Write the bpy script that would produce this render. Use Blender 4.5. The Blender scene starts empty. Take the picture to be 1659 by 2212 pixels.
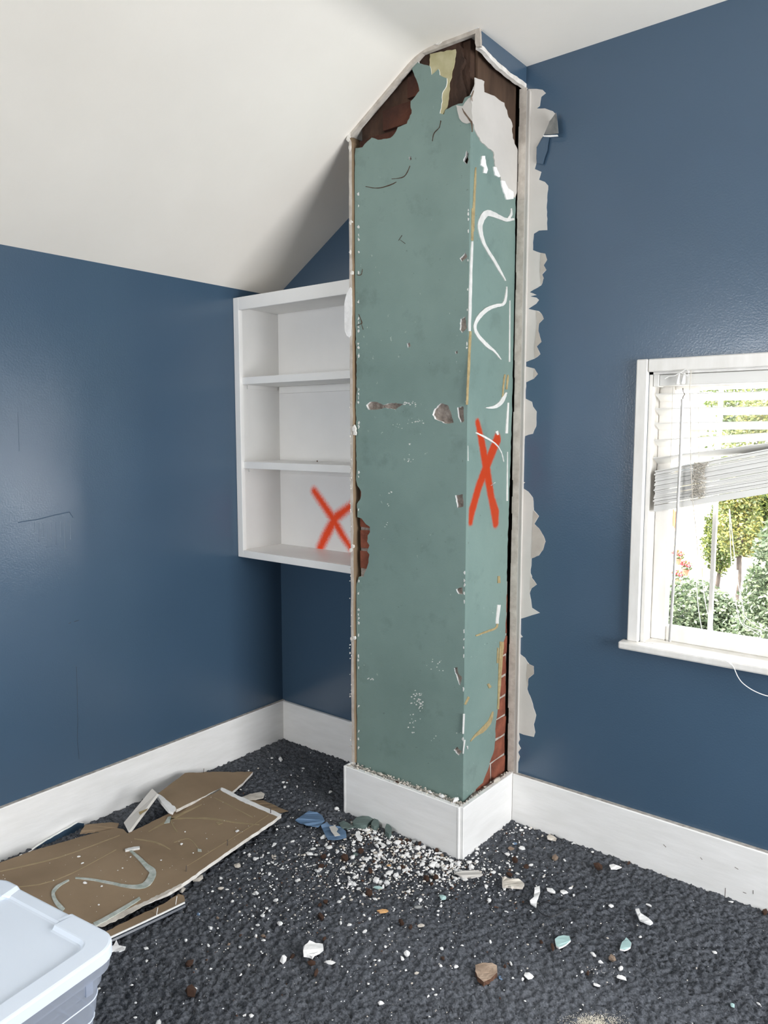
import bpy, math, random
import numpy as np
from mathutils import Vector, noise
from mathutils.geometry import tessellate_polygon
random.seed(7); rng = np.random.default_rng(7)
scn = bpy.context.scene
COL = scn.collection

# ------------------------------------------------------------------ camera
FPX, IW, IH = 1635.47, 1659.0, 2212.0
CAM = Vector((2.53546, -2.42042, 1.44738)); YAW, PIT = 0.671388, 0.106581
FW = Vector((-math.sin(YAW)*math.cos(PIT), math.cos(YAW)*math.cos(PIT), -math.sin(PIT)))
RT = Vector((math.cos(YAW), math.sin(YAW), 0)); UP = RT.cross(FW)
cd = bpy.data.cameras.new('camera'); cd.sensor_fit = 'HORIZONTAL'; cd.sensor_width = 36
cd.lens = 36*FPX/IW; cd.clip_start = 0.05; cd.clip_end = 200
cam = bpy.data.objects.new('camera', cd); COL.objects.link(cam)
cam.location = CAM; cam.rotation_euler = (math.pi/2-PIT, 0, YAW); scn.camera = cam

def on(u, v, ax, val):
    """photo pixel -> point on the plane coordinate[ax] == val"""
    d = FW + RT*((u-IW/2)/FPX) - UP*((v-IH/2)/FPX)
    return CAM + d*((val-CAM[ax])/d[ax])

# ------------------------------------------------------------------ world, sun, lights, exposure
world = bpy.data.worlds.new('sky'); scn.world = world; world.use_nodes = True
wn = world.node_tree; bg = wn.nodes['Background']
bg.inputs['Color'].default_value = (0.97, 0.985, 1.0, 1); bg.inputs['Strength'].default_value = 18.0
sd = bpy.data.lights.new('sun_offscreen', 'SUN'); sd.energy = 30.0; sd.angle = 0.02; sd.color = (1, .95, .85)
sun = bpy.data.objects.new('sun_offscreen', sd); COL.objects.link(sun)
sun.rotation_euler = Vector((0.45, 0.35, -0.80)).to_track_quat('-Z', 'Y').to_euler()

RX_ = 4.16        # right-hand wall: the gable is taken as symmetric about the window in view
def area(name, loc, direction, sx, sy, power, color=(1, 1, 1), portal=False):
    l = bpy.data.lights.new(name, 'AREA'); l.shape = 'RECTANGLE'; l.size = sx; l.size_y = sy
    l.energy = power; l.color = color
    if portal: l.cycles.is_portal = True
    o = bpy.data.objects.new(name, l); COL.objects.link(o); o.location = loc
    o.rotation_euler = Vector(direction).to_track_quat('-Z', 'Y').to_euler()
    return o
# portals only guide the sampling of the sky through the window openings; they give off no light themselves
area('window_back_portal', (2.08, 0.10, 1.21), (0, -1, 0), .78, .86, 1, portal=True)
# window openings outside the frame, which the photograph's light asks for: surfaces facing right and facing the camera are lit
WIN2 = (-1.70, -.25, .55, 1.95)   # right-hand wall: y range, z range
WIN4 = (.60, 1.60, .95, 1.95)     # wall behind the camera: x range, z range
area('window_right_offscreen', (RX_+.05, (WIN2[0]+WIN2[1])/2, (WIN2[2]+WIN2[3])/2), (-1, 0, 0), WIN2[1]-WIN2[0], WIN2[3]-WIN2[2], 1, portal=True)
area('window_behind_offscreen', ((WIN4[0]+WIN4[1])/2, -4.40, (WIN4[2]+WIN4[3])/2), (0, 1, 0), WIN4[1]-WIN4[0], WIN4[3]-WIN4[2], 1, portal=True)

vs = scn.view_settings; vs.view_transform = 'Standard'; vs.look = 'None'; vs.exposure = 0.22; vs.gamma = 1.0
vs.use_curve_mapping = False
scn.cycles.use_denoising = True; scn.cycles.max_bounces = 10; scn.cycles.diffuse_bounces = 6
scn.cycles.transparent_max_bounces = 16; scn.cycles.caustics_reflective = False; scn.cycles.caustics_refractive = False

# ------------------------------------------------------------------ materials
class N:
    def __init__(s, name):
        s.m = bpy.data.materials.new(name); s.m.use_nodes = True; s.t = s.m.node_tree
        s.b = s.t.nodes['Principled BSDF']; s.tc = None
    def n(s, k, **kw):
        o = s.t.nodes.new('ShaderNode'+k)
        for a, v in kw.items(): setattr(o, a, v)
        return o
    def l(s, a, b): s.t.links.new(a, b)
    def co(s):
        if not s.tc: s.tc = s.n('TexCoord')
        return s.tc.outputs['Object']
    def noise(s, scale, detail=4, rough=.55, vec=None, stretch=None):
        q = s.n('TexNoise'); q.inputs['Scale'].default_value = scale; q.inputs['Detail'].default_value = detail
        q.inputs['Roughness'].default_value = rough
        v = vec or s.co()
        if stretch:
            mp = s.n('Mapping'); mp.inputs['Scale'].default_value = stretch; s.l(v, mp.inputs['Vector']); v = mp.outputs[0]
        s.l(v, q.inputs['Vector']); return q.outputs['Fac']
    def ramp(s, fac, stops):
        r = s.n('ValToRGB'); e = r.color_ramp.elements
        while len(e) < len(stops): e.new(.5)
        for x, (p, c) in zip(e, stops):
            x.position = p; x.color = (*c, 1) if len(c) == 3 else c
        s.l(fac, r.inputs[0]); return r.outputs[0]
    def mix(s, fac, a, b, mode='MIX'):
        m = s.n('Mix', data_type='RGBA', blend_type=mode)
        if isinstance(fac, (int, float)): m.inputs[0].default_value = fac
        else: s.l(fac, m.inputs[0])
        for k, x in ((6, a), (7, b)):
            if isinstance(x, tuple): m.inputs[k].default_value = (*x, 1)
            else: s.l(x, m.inputs[k])
        return m.outputs[2]
    def math(s, op, a, b=0.0, clamp=False):
        m = s.n('Math', operation=op); m.use_clamp = clamp
        for k, x in ((0, a), (1, b)):
            if isinstance(x, (int, float)): m.inputs[k].default_value = x
            else: s.l(x, m.inputs[k])
        return m.outputs[0]
    def bump(s, h, strength, dist):
        b = s.n('Bump'); b.inputs['Strength'].default_value = strength; b.inputs['Distance'].default_value = dist
        s.l(h, b.inputs['Height']); s.l(b.outputs[0], s.b.inputs['Normal'])
    def set(s, col=None, rough=.6, spec=.5):
        if isinstance(col, tuple): s.b.inputs['Base Color'].default_value = (*col, 1)
        elif col is not None: s.l(col, s.b.inputs['Base Color'])
        s.b.inputs['Roughness'].default_value = rough; s.b.inputs['Specular IOR Level'].default_value = spec
        return s
    def strokes(s, strokes, soft):
        """0..1 mask of spray-paint strokes: polylines of (point, radius) in object space"""
        out = None
        for st in strokes:
            for (a, ra), (b, rb) in zip(st[:-1], st[1:]):
                ba = b-a
                sub = s.n('VectorMath', operation='SUBTRACT'); s.l(s.co(), sub.inputs[0]); sub.inputs[1].default_value = a
                dot = s.n('VectorMath', operation='DOT_PRODUCT'); s.l(sub.outputs[0], dot.inputs[0]); dot.inputs[1].default_value = ba/ba.length_squared
                t = s.math('ADD', dot.outputs['Value'], 0.0, True)
                sc = s.n('VectorMath', operation='SCALE'); sc.inputs[0].default_value = ba; s.l(t, sc.inputs['Scale'])
                df = s.n('VectorMath', operation='SUBTRACT'); s.l(sub.outputs[0], df.inputs[0]); s.l(sc.outputs[0], df.inputs[1])
                ln = s.n('VectorMath', operation='LENGTH'); s.l(df.outputs[0], ln.inputs[0])
                r = s.math('ADD', s.math('MULTIPLY', t, rb-ra), ra)
                d = s.math('SUBTRACT', r, ln.outputs['Value'])
                out = d if out is None else s.math('MAXIMUM', out, d)
        nz = s.math('MULTIPLY', s.math('SUBTRACT', s.noise(140, 2), .5), soft*1.1)
        m = s.n('MapRange', interpolation_type='SMOOTHSTEP'); s.l(s.math('ADD', out, nz), m.inputs['Value'])
        m.inputs['From Min'].default_value = -soft; m.inputs['From Max'].default_value = soft*.7
        return m.outputs[0]

M = {}
def simple(name, c1, c2, scale=20, rough=.7, bump=0.0, bscale=60, bdist=.002, spec=.4, stretch=None):
    q = N(name); f = q.noise(scale, 4, stretch=stretch)
    q.set(q.ramp(f, [(.32, c1), (.68, c2)]), rough, spec)
    if bump: q.bump(q.noise(bscale, 3, stretch=stretch), bump, bdist)
    M[name] = q.m; return q
def blue(name, tint):
    q = N(name); f = q.noise(1.6, 3)
    c = q.ramp(f, [(.3, tuple(x*.95 for x in tint)), (.7, tuple(x*1.05 for x in tint))])
    sp = q.ramp(q.noise(55, 2, .4), [(.765, (0, 0, 0)), (.79, (1, 1, 1))])
    c = q.mix(q.math('MULTIPLY', sp, .35), c, (.05, .08, .12))
    q.set(c, .25, .65)
    h = q.math('ADD', q.noise(170, 2, .5), q.math('MULTIPLY', q.noise(5, 2), 3.0))
    q.bump(h, .10, .004); M[name] = q.m
blue('blue_wall_paint', (.047, .087, .138))
simple('ceiling_paint', (.86, .81, .735), (.90, .85, .775), 2.5, .75, .10, 40, .004)
simple('trim_paint', (.77, .76, .74), (.84, .83, .815), 6, .38, .16, 22, .003, .45, (1, 1, 5))
simple('shelf_paint', (.80, .79, .77), (.85, .84, .82), 4, .42, .08, 30, .002)
simple('window_paint', (.66, .64, .60), (.75, .73, .70), 7, .4, .2, 30, .002, stretch=(4, 4, 1))
simple('dusty_ledge', (.30, .27, .24), (.55, .52, .48), 60, .95, .6, 90, .004)
simple('gypsum', (.62, .58, .53), (.82, .79, .74), 40, .95, .5, 120, .003)
simple('gypsum_edge', (.42, .37, .32), (.60, .55, .49), 30, .95, .5, 120, .003)
simple('drywall_paper', (.50, .475, .44), (.58, .55, .515), 5, .9, .15, 60, .002)
simple('drywall_paper_dark', (.38, .34, .30), (.47, .43, .385), 12, .92, .15, 60, .002)
simple('white_plaster', (.74, .73, .71), (.86, .85, .84), 30, .9, .4, 120, .004)
simple('cream_plaster', (.46, .41, .35), (.68, .63, .56), 30, .9, .4, 120, .004)
simple('brown_rubble', (.045, .022, .014), (.15, .075, .045), 60, .95, .8, 140, .006)
simple('tan_stone', (.22, .155, .11), (.36, .27, .20), 25, .95, .6, 120, .005)
simple('grey_mortar', (.16, .13, .11), (.36, .31, .27), 45, .95, .9, 90, .01)
simple('brick_red', (.13, .038, .022), (.26, .082, .046), 22, .92, .6, 70, .006)
simple('brick_sooty', (.028, .011, .007), (.095, .032, .017), 9, .95, .7, 50, .008)
simple('mortar_light', (.34, .30, .26), (.52, .48, .43), 40, .95, .7, 80, .006)
simple('soot_brown', (.022, .012, .008), (.075, .040, .025), 14, .97, .9, 45, .012, stretch=(1, 1, .5))
simple('cavity_wood', (.10, .07, .05), (.17, .12, .085), 10, 1.0)
simple('cream_wallpaper', (.36, .32, .17), (.52, .48, .30), 14, .85, .2, 60, .002)
simple('white_glue', (.58, .575, .55), (.70, .69, .665), 50, .55, .2, 90, .002)
simple('ochre_glue', (.28, .21, .10), (.42, .33, .17), 60, .7)
simple('pale_green_glue', (.30, .34, .30), (.52, .54, .50), 50, .6, .2, 90, .002)
simple('brown_paper', (.205, .142, .085), (.28, .20, .125), 3.5, .88, .06, 90, .002)
simple('brown_paper_stain', (.26, .20, .11), (.34, .26, .15), 30, .85)
simple('nail_metal', (.05, .04, .035), (.12, .09, .07), 80, .5)
simple('dark_metal', (.02, .025, .035), (.06, .07, .09), 20, .35)
simple('blue_chip', (.09, .16, .26), (.13, .21, .33), 20, .5)
simple('teal_chip', (.075, .105, .096), (.12, .165, .15), 25, .6)
simple('pale_teal_chip', (.34, .50, .49), (.42, .58, .56), 25, .6)
simple('grey_chip', (.19, .20, .20), (.30, .30, .29), 30, .8)
simple('orange_chip', (.55, .28, .10), (.68, .42, .20), 20, .7)
simple('saw_dust', (.60, .55, .44), (.80, .76, .66), 90, .95, .5, 200, .004)
simple('black_wire', (.008, .008, .01), (.015, .015, .017), 20, .4)
simple('blind_white', (.66, .65, .62), (.72, .71, .68), 6, .45, stretch=(.3, 4, 4))
simple('cord_tan', (.42, .385, .33), (.54, .50, .44), 60, .8)
simple('cord_white', (.72, .71, .68), (.8, .79, .77), 60, .7)
simple('wand_grey', (.36, .35, .33), (.46, .45, .43), 30, .3)

# teal plaster paint: stains, scuffs and chipped white specks
def teal(name, strokes=None, soft=.006):
    q = N(name)
    c = q.ramp(q.noise(2.6, 4, .6), [(.30, (.150, .222, .200)), (.62, (.188, .270, .243))])
    c = q.mix(q.math('MULTIPLY', q.ramp(q.noise(7, 5, .7), [(.56, (0, 0, 0)), (.76, (1, 1, 1))]), .55), c, (.095, .140, .126))
    sp = q.ramp(q.noise(75, 3, .6, stretch=(1, 1, .6)), [(.70, (0, 0, 0)), (.725, (1, 1, 1))])
    area_ = q.ramp(q.noise(3.3, 3, .6), [(.52, (0, 0, 0)), (.66, (1, 1, 1))])
    c = q.mix(q.math('MULTIPLY', sp, area_), c, (.62, .66, .62))
    dk = q.ramp(q.noise(60, 3, .7), [(.26, (1, 1, 1)), (.31, (0, 0, 0))])
    c = q.mix(q.math('MULTIPLY', dk, .55), c, (.06, .085, .078))
    if strokes: c = q.mix(q.strokes(strokes, soft), c, (.43, .036, .002))
    q.set(c, .46, .5)
    q.bump(q.math('ADD', q.noise(260, 2), q.math('MULTIPLY', q.noise(9, 3), 3)), .14, .003)
    M[name] = q.m
teal('teal_plaster')

q = N('carpet')
c = q.ramp(q.noise(150, 2, .6), [(.34, (.045, .049, .056)), (.66, (.112, .119, .134))])
c = q.mix(q.math('MULTIPLY', q.ramp(q.noise(2.2, 3), [(.5, (0, 0, 0)), (.8, (1, 1, 1))]), .25), c, (.14, .145, .155))
q.set(c, 1.0, .1); q.bump(q.noise(240, 2), .6, .004); M['carpet'] = q.m

q = N('window_glass'); t = q.n('BsdfTransparent'); g = q.n('BsdfGlossy'); g.inputs['Roughness'].default_value = .02
lw = q.n('LayerWeight'); lw.inputs['Blend'].default_value = .12; mx = q.n('MixShader')
q.l(lw.outputs['Fresnel'], mx.inputs[0]); q.l(t.outputs[0], mx.inputs[1]); q.l(g.outputs[0], mx.inputs[2])
q.l(mx.outputs[0], q.t.nodes['Material Output'].inputs['Surface']); M['window_glass'] = q.m

q = N('clear_plastic'); q.set((.62, .66, .74), .25, .5)
t = q.n('BsdfTransparent'); t.inputs['Color'].default_value = (.86, .89, .95, 1); tl = q.n('BsdfTranslucent'); tl.inputs['Color'].default_value = (.75, .8, .9, 1)
m1 = q.n('MixShader'); m1.inputs[0].default_value = .45; q.l(q.b.outputs[0], m1.inputs[1]); q.l(tl.outputs[0], m1.inputs[2])
m2 = q.n('MixShader'); m2.inputs[0].default_value = .45; q.l(m1.outputs[0], m2.inputs[1]); q.l(t.outputs[0], m2.inputs[2])
q.l(m2.outputs[0], q.t.nodes['Material Output'].inputs['Surface']); M['clear_plastic'] = q.m
q = N('lid_plastic'); dirt = q.ramp(q.noise(70, 4, .7), [(.70, (0, 0, 0)), (.80, (1, 1, 1))])
q.set(q.mix(q.math('MULTIPLY', dirt, .3), (.70, .76, .84), (.30, .33, .37)), .35, .4)
q.b.inputs['Subsurface Weight'].default_value = 0.0; M['lid_plastic'] = q.m

def leafmat(name, a, b, c):
    q = N(name); gi = q.n('NewGeometry')
    q.set(q.ramp(gi.outputs['Random Per Island'], [(0, a), (.6, b), (1, c)]), .55, .4)
    tl = q.n('BsdfTranslucent'); q.l(q.b.inputs['Base Color'].links[0].from_socket, tl.inputs['Color'])
    mx = q.n('MixShader'); mx.inputs[0].default_value = .3; q.l(q.b.outputs[0], mx.inputs[1]); q.l(tl.outputs[0], mx.inputs[2])
    q.l(mx.outputs[0], q.t.nodes['Material Output'].inputs['Surface']); M[name] = q.m
leafmat('leaf_green', (.022, .040, .010), (.060, .085, .018), (.16, .17, .04))
leafmat('leaf_yellow', (.035, .05, .012), (.085, .098, .024), (.20, .165, .04))
leafmat('leaf_dark', (.022, .036, .016), (.05, .07, .035), (.11, .13, .075))
simple('bark', (.02, .015, .011), (.045, .034, .026), 12, .95)
simple('yellow_siding', (.46, .38, .21), (.53, .44, .26), 3, .8)
simple('ext_white', (.64, .64, .63), (.72, .72, .71), 5, .7)
simple('roof_grey', (.09, .09, .095), (.14, .14, .145), 12, .9)
simple('driveway', (.10, .10, .105), (.16, .16, .165), 1.3, .95)
simple('pale_paving', (.20, .195, .18), (.28, .272, .255), 1.2, 1.0)
simple('terracotta', (.16, .06, .035), (.22, .09, .05), 12, .85)
simple('red_flower', (.30, .015, .025), (.42, .05, .06), 20, .7)
simple('flag_red', (.45, .035, .02), (.55, .10, .03), 4, .8)
simple('ext_glass', (.06, .08, .10), (.10, .13, .16), 3, .1)

# ------------------------------------------------------------------ mesh helpers
ORIG = {}
def orig(o):
    return ORIG.get(o.name, Vector((0, 0, 0))) if o else Vector((0, 0, 0))
def thing(name, label, cat, loc=(0, 0, 0), group=None, kind=None):
    o = bpy.data.objects.new(name, None); COL.objects.link(o); o.location = loc; o.empty_display_size = .05
    ORIG[o.name] = Vector(loc)
    tag(o, label, cat, group, kind); return o
def tag(o, label=None, cat=None, group=None, kind=None):
    for k, v in (('label', label), ('category', cat), ('group', group), ('kind', kind)):
        if v: o[k] = v
    return o

class B:
    def __init__(s): s.v = []; s.f = []; s.m = []
    def add(s, vs, fs, mi=0):
        k = len(s.v); s.v += [Vector(x) for x in vs]
        for f in fs: s.f.append(tuple(i+k for i in f)); s.m.append(mi)
        return s
    def box(s, a, b, mi=0):
        x0, y0, z0 = a; x1, y1, z1 = b
        return s.add([(x0,y0,z0),(x1,y0,z0),(x1,y1,z0),(x0,y1,z0),(x0,y0,z1),(x1,y0,z1),(x1,y1,z1),(x0,y1,z1)],
                     [(3,2,1,0),(4,5,6,7),(0,1,5,4),(1,2,6,5),(2,3,7,6),(3,0,4,7)], mi)
    def prism(s, loop, off, holes=(), mi=0, me=None, mb=None, keep=None):
        """polygon (with holes) thickened along the vector off (away from the seen face)"""
        me = mi if me is None else me; mb = me if mb is None else mb
        loops = [[Vector(p) for p in loop]] + [[Vector(p) for p in h] for h in holes]
        nv = Vector((0, 0, 0)); L0 = loops[0]
        for i in range(len(L0)): nv += (L0[i]-L0[0]).cross(L0[(i+1) % len(L0)]-L0[0])
        nv.normalize(); ta = nv.orthogonal().normalized(); tb_ = nv.cross(ta)
        tris = tessellate_polygon([[Vector((p.dot(ta)*1000, p.dot(tb_)*1000, 0)) for p in (q_-L0[0] for q_ in l)] for l in loops]); allp = [p for l in loops for p in l]; n = len(allp); off = Vector(off)
        nrm = Vector((0, 0, 0))
        for t in tris: nrm += (allp[t[1]]-allp[t[0]]).cross(allp[t[2]]-allp[t[0]])
        flip = nrm.dot(-off) < 0
        k = len(s.v); s.v += allp + [p+off for p in allp]
        for t in tris:
            t = t[::-1] if flip else t
            s.f.append(tuple(i+k for i in t)); s.m.append(mi)
            s.f.append(tuple(i+k+n for i in t[::-1])); s.m.append(mb)
        st = 0
        for l in loops:
            for i in range(len(l)):
                a, b = st+i, st+(i+1) % len(l)
                s.f.append((a+k, b+k, b+k+n, a+k+n)); s.m.append(mi if keep and keep(allp[a]) and keep(allp[b]) else me)
            st += len(l)
        return s
    def tube(s, pts, r, seg=6, mi=0, flat=None):
        pts = [Vector(p) for p in pts]; rings = []
        rr = r if isinstance(r, (list, tuple)) else [r]*len(pts)
        up = Vector((0.13, 0.31, .94))
        for i, p in enumerate(pts):
            d = (pts[min(i+1, len(pts)-1)]-pts[max(i-1, 0)]).normalized()
            a = d.cross(up)
            if a.length < .05: a = d.cross(Vector((1, 0, 0)))
            a.normalize(); b = d.cross(a)
            rings.append([p+(a*math.cos(2*math.pi*j/seg)+b*math.sin(2*math.pi*j/seg))*rr[i] for j in range(seg)])
        k = len(s.v); s.v += [x for g in rings for x in g]
        for i in range(len(pts)-1):
            for j in range(seg):
                s.f.append((k+i*seg+j, k+i*seg+(j+1) % seg, k+(i+1)*seg+(j+1) % seg, k+(i+1)*seg+j)); s.m.append(mi)
        s.f.append(tuple(k+j for j in range(seg))[::-1]); s.m.append(mi)
        s.f.append(tuple(k+(len(pts)-1)*seg+j for j in range(seg))); s.m.append(mi)
        return s
    def build(s, name, mats, parent=None, base=None, smooth=False):
        mats = [mats] if isinstance(mats, str) else mats
        if parent: o0 = orig(parent)
        elif base is not None: o0 = Vector(base)
        else:
            lo = [min(p[i] for p in s.v) for i in range(3)]; hi = [max(p[i] for p in s.v) for i in range(3)]
            o0 = Vector(((lo[0]+hi[0])/2, (lo[1]+hi[1])/2, lo[2]))
        me = bpy.data.meshes.new(name); me.from_pydata([p-o0 for p in s.v], [], s.f); me.update()
        for m in mats: me.materials.append(M[m])
        me.polygons.foreach_set('material_index', s.m)
        if smooth: me.polygons.foreach_set('use_smooth', [True]*len(me.polygons))
        o = bpy.data.objects.new(name, me); COL.objects.link(o)
        if parent: o.parent = parent
        else: o.location = o0
        ORIG[o.name] = o0
        return o

def bevel(o, w=.002, seg=1):
    m = o.modifiers.new('bevel', 'BEVEL'); m.width = w; m.segments = seg; m.limit_method = 'ANGLE'; return o
def rough(px, amp=1.2, step=7, seed=0, closed=True):
    """jagged version of a pixel outline"""
    r = random.Random(seed); out = []; n = len(px)
    for i in range(n if closed else n-1):
        a, b = px[i], px[(i+1) % n]; d = math.hypot(b[0]-a[0], b[1]-a[1]); k = max(1, int(d/step))
        for j in range(k):
            t = j/k; jx = 0 if j == 0 else r.uniform(-amp, amp); jy = 0 if j == 0 else r.uniform(-amp, amp)
            out.append((a[0]+(b[0]-a[0])*t+jx, a[1]+(b[1]-a[1])*t+jy))
    if not closed: out.append(px[-1])
    return out
def P(px, ax, val): return [on(u, v, ax, val) for u, v in px]
def crop(pts, x0, y0, s): return [(x0+p[0]/s, y0+p[1]/s)+tuple(w/s for w in p[2:]) for p in pts]
def catmull(pts, k=5):
    out = []; n = len(pts)
    for i in range(n-1):
        p0, p1, p2, p3 = pts[max(i-1, 0)], pts[i], pts[i+1], pts[min(i+2, n-1)]
        for j in range(k):
            t = j/k
            out.append(tuple(.5*(2*b+(c-a)*t+(2*a-5*b+4*c-d)*t*t+(3*b-a-3*c+d)*t**3) for a, b, c, d in zip(p0, p1, p2, p3)))
    out.append(tuple(pts[-1])); return out
def ribbon_px(pts, k=5, jit=.0):
    """(u,v,width) centre line in pixels -> outline in pixels"""
    c = catmull(pts, k) if len(pts) > 2 else [tuple(pts[0]), tuple(pts[-1])]; L = []; R = []
    for i, p in enumerate(c):
        a, b = c[max(i-1, 0)], c[min(i+1, len(c)-1)]; dx, dy = b[0]-a[0], b[1]-a[1]; d = math.hypot(dx, dy) or 1
        w = max(p[2], .6)/2; j1, j2 = random.uniform(-jit, jit), random.uniform(-jit, jit)
        L.append((p[0]-dy/d*(w+j1), p[1]+dx/d*(w+j1))); R.append((p[0]+dy/d*(w+j2), p[1]-dx/d*(w+j2)))
    return L+R[::-1]

# ------------------------------------------------------------------ room dimensions
H, KNEE, XF = 2.6735, 2.046, 1.006
HB, TB = 0.184, 0.0184           # baseboard height, thickness
RX, FY = RX_, -4.35              # right wall, wall behind the camera
CL, CR, CF = 0.722, 1.200, -0.303     # plastered chimney: left, right, front
BL, BR, BF = 0.700, 1.2347, -0.3577   # its baseboard box
WX0, WX1, WZ0, WZ1 = 1.684, 2.47, 0.745, 1.632   # window opening

# ------------------------------------------------------------------ structure
fl = B().box((-.1, FY-.1, -.12), (RX+.1, .0, -.009)).build('floor', 'carpet', base=(0, 0, 0)); tag(fl, kind='structure')
def carpet():
    x0, x1, y0, y1, st = .005, 2.75, -2.42, -.005, .0043
    nx, ny = int((x1-x0)/st), int((y1-y0)/st)
    X, Y = np.meshgrid(np.linspace(x0, x1, nx), np.linspace(y0, y1, ny))
    def blur(a): return (a+np.roll(a, 1, 0)+np.roll(a, -1, 0)+np.roll(a, 1, 1)+np.roll(a, -1, 1))/5
    n1 = rng.random((ny, nx)); n2 = blur(blur(rng.random((ny, nx)))); n3 = blur(blur(blur(blur(rng.random((ny, nx))))))
    Z = .001 + .022*(blur(n1)-.5) + .020*(n2-.5) + .010*(n3-.5)
    X = X+(rng.random((ny, nx))-.5)*st*.7; Y = Y+(rng.random((ny, nx))-.5)*st*.7
    X = np.clip(X, .003, None); Y = np.clip(Y, None, -.003)
    co = np.stack([X, Y, np.clip(Z, -.007, .0065)], -1).reshape(-1, 3).astype(np.float32)
    i = (np.arange(ny-1)[:, None]*nx+np.arange(nx-1)[None]).reshape(-1)
    q = np.stack([i, i+1, i+nx+1, i+nx], -1).astype(np.int32)
    me = bpy.data.meshes.new('carpet_pile'); me.vertices.add(len(co)); me.vertices.foreach_set('co', co.ravel())
    me.loops.add(q.size); me.loops.foreach_set('vertex_index', q.ravel()); me.polygons.add(len(q))
    me.polygons.foreach_set('loop_start', np.arange(len(q), dtype=np.int32)*4); me.update(calc_edges=True)
    me.polygons.foreach_set('use_smooth', [True]*len(q)); me.materials.append(M['carpet'])
    o = bpy.data.objects.new('carpet_pile', me); COL.objects.link(o); o.parent = fl; o['kind'] = 'stuff'
carpet()

def wall_holes(ax, val, off, outer, holes):
    mk = (lambda a, z: (val, a, z)) if ax == 0 else (lambda a, z: (a, val, z))
    return B().prism([mk(*p) for p in outer], off, [[mk(*p) for p in h] for h in holes])
rect = lambda a0, a1, z0, z1: [(a0, z0), (a1, z0), (a1, z1), (a0, z1)]
slope_at = lambda x: min(H, KNEE+(H-KNEE)/XF*x)
tag(wall_holes(0, 0.0, (-.12, 0, 0), rect(FY-.1, .12, -.1, KNEE+.06), [])
    .build('wall_left', 'blue_wall_paint', base=(0, 0, 0)), kind='structure')
wb = B()
wb.prism([(x, 0, z) for x, z in [(-.12, -.1), (CL-.002, -.1), (CL-.002, slope_at(CL)+.1), (-.12, KNEE+.0)]], (0, .12, 0))
wb.prism([(x, 0, z) for x, z in rect(1.2165, RX+.1, -.1, H+.08)], (0, .12, 0),
         [[(x, 0, z) for x, z in rect(WX0, WX1, WZ0, WZ1)]])
tag(wb.build('wall_back', 'blue_wall_paint', base=(0, 0, 0)), kind='structure')
tag(B().box((.60, .13, -.1), (1.33, .16, H+.1)).build('wall_cavity', 'cavity_wood', base=(.96, .13, 0)), kind='structure')
tag(wall_holes(0, RX, (.1, 0, 0), rect(FY-.1, .12, -.1, H+.1), [rect(*WIN2)])
    .build('wall_right', 'blue_wall_paint', base=(RX, 0, 0)), kind='structure')
tag(wall_holes(1, FY, (0, -.1, 0), rect(-.12, RX+.1, -.1, H+.1), [rect(*WIN4)])
    .build('wall_front', 'blue_wall_paint', base=(0, FY, 0)), kind='structure')
# ceiling: slope, smooth plastered fold, flat
prof = [(-.12, KNEE-.075)]; sl = math.atan2(H-KNEE, XF); rc = .20; tt = rc*math.tan(sl/2)
x_s, z_s = XF-tt*math.cos(sl), H-tt*math.sin(sl)
for i in range(8): prof.append((x_s*i/8, KNEE+(z_s-KNEE)*i/8))
for i in range(13):
    a = sl*(1-i/12); prof.append((XF+tt-rc*math.sin(a), H-rc+rc*math.cos(a)))
prof.append((RX+.1, H))
cb = B(); n = len(prof); ys = [FY-.1, -3, -2, -1.2, -.7, -.35, .12]
cb.v = [Vector((x, y, z)) for y in ys for x, z in prof] + [Vector((x, y, z+.1)) for y in ys for x, z in prof]; K = n*len(ys)
for j in range(len(ys)-1):
    for i in range(n-1):
        cb.f.append((j*n+i, (j+1)*n+i, (j+1)*n+i+1, j*n+i+1)); cb.m.append(0)
        cb.f.append((K+j*n+i, K+j*n+i+1, K+(j+1)*n+i+1, K+(j+1)*n+i)); cb.m.append(0)
ce = cb.build('ceiling', 'ceiling_paint', base=(0, 0, KNEE), smooth=True); tag(ce, kind='structure')

def board(name, x0, y0, x1, y1, z0=0.0, z1=HB):
    o = B().box((min(x0, x1), min(y0, y1), z0-.004), (max(x0, x1), max(y0, y1), z1)).build(name, 'trim_paint')
    bevel(o, .003); return tag(o, kind='structure')
def ledge_dust(bb, a, b_): B().box(a, b_).build('ledge_dust', 'dusty_ledge', bb)
bb = board('baseboard_left', 0, FY, TB, 0); ledge_dust(bb, (.0005, FY, HB-.001), (TB-.003, -.001, HB+.0012))
board('baseboard_alcove', TB, -TB, BL, 0)
bb = board('baseboard_back', BR, -TB, RX, 0); ledge_dust(bb, (BR, -TB+.003, HB-.001), (RX, -.0005, HB+.0012))
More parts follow.
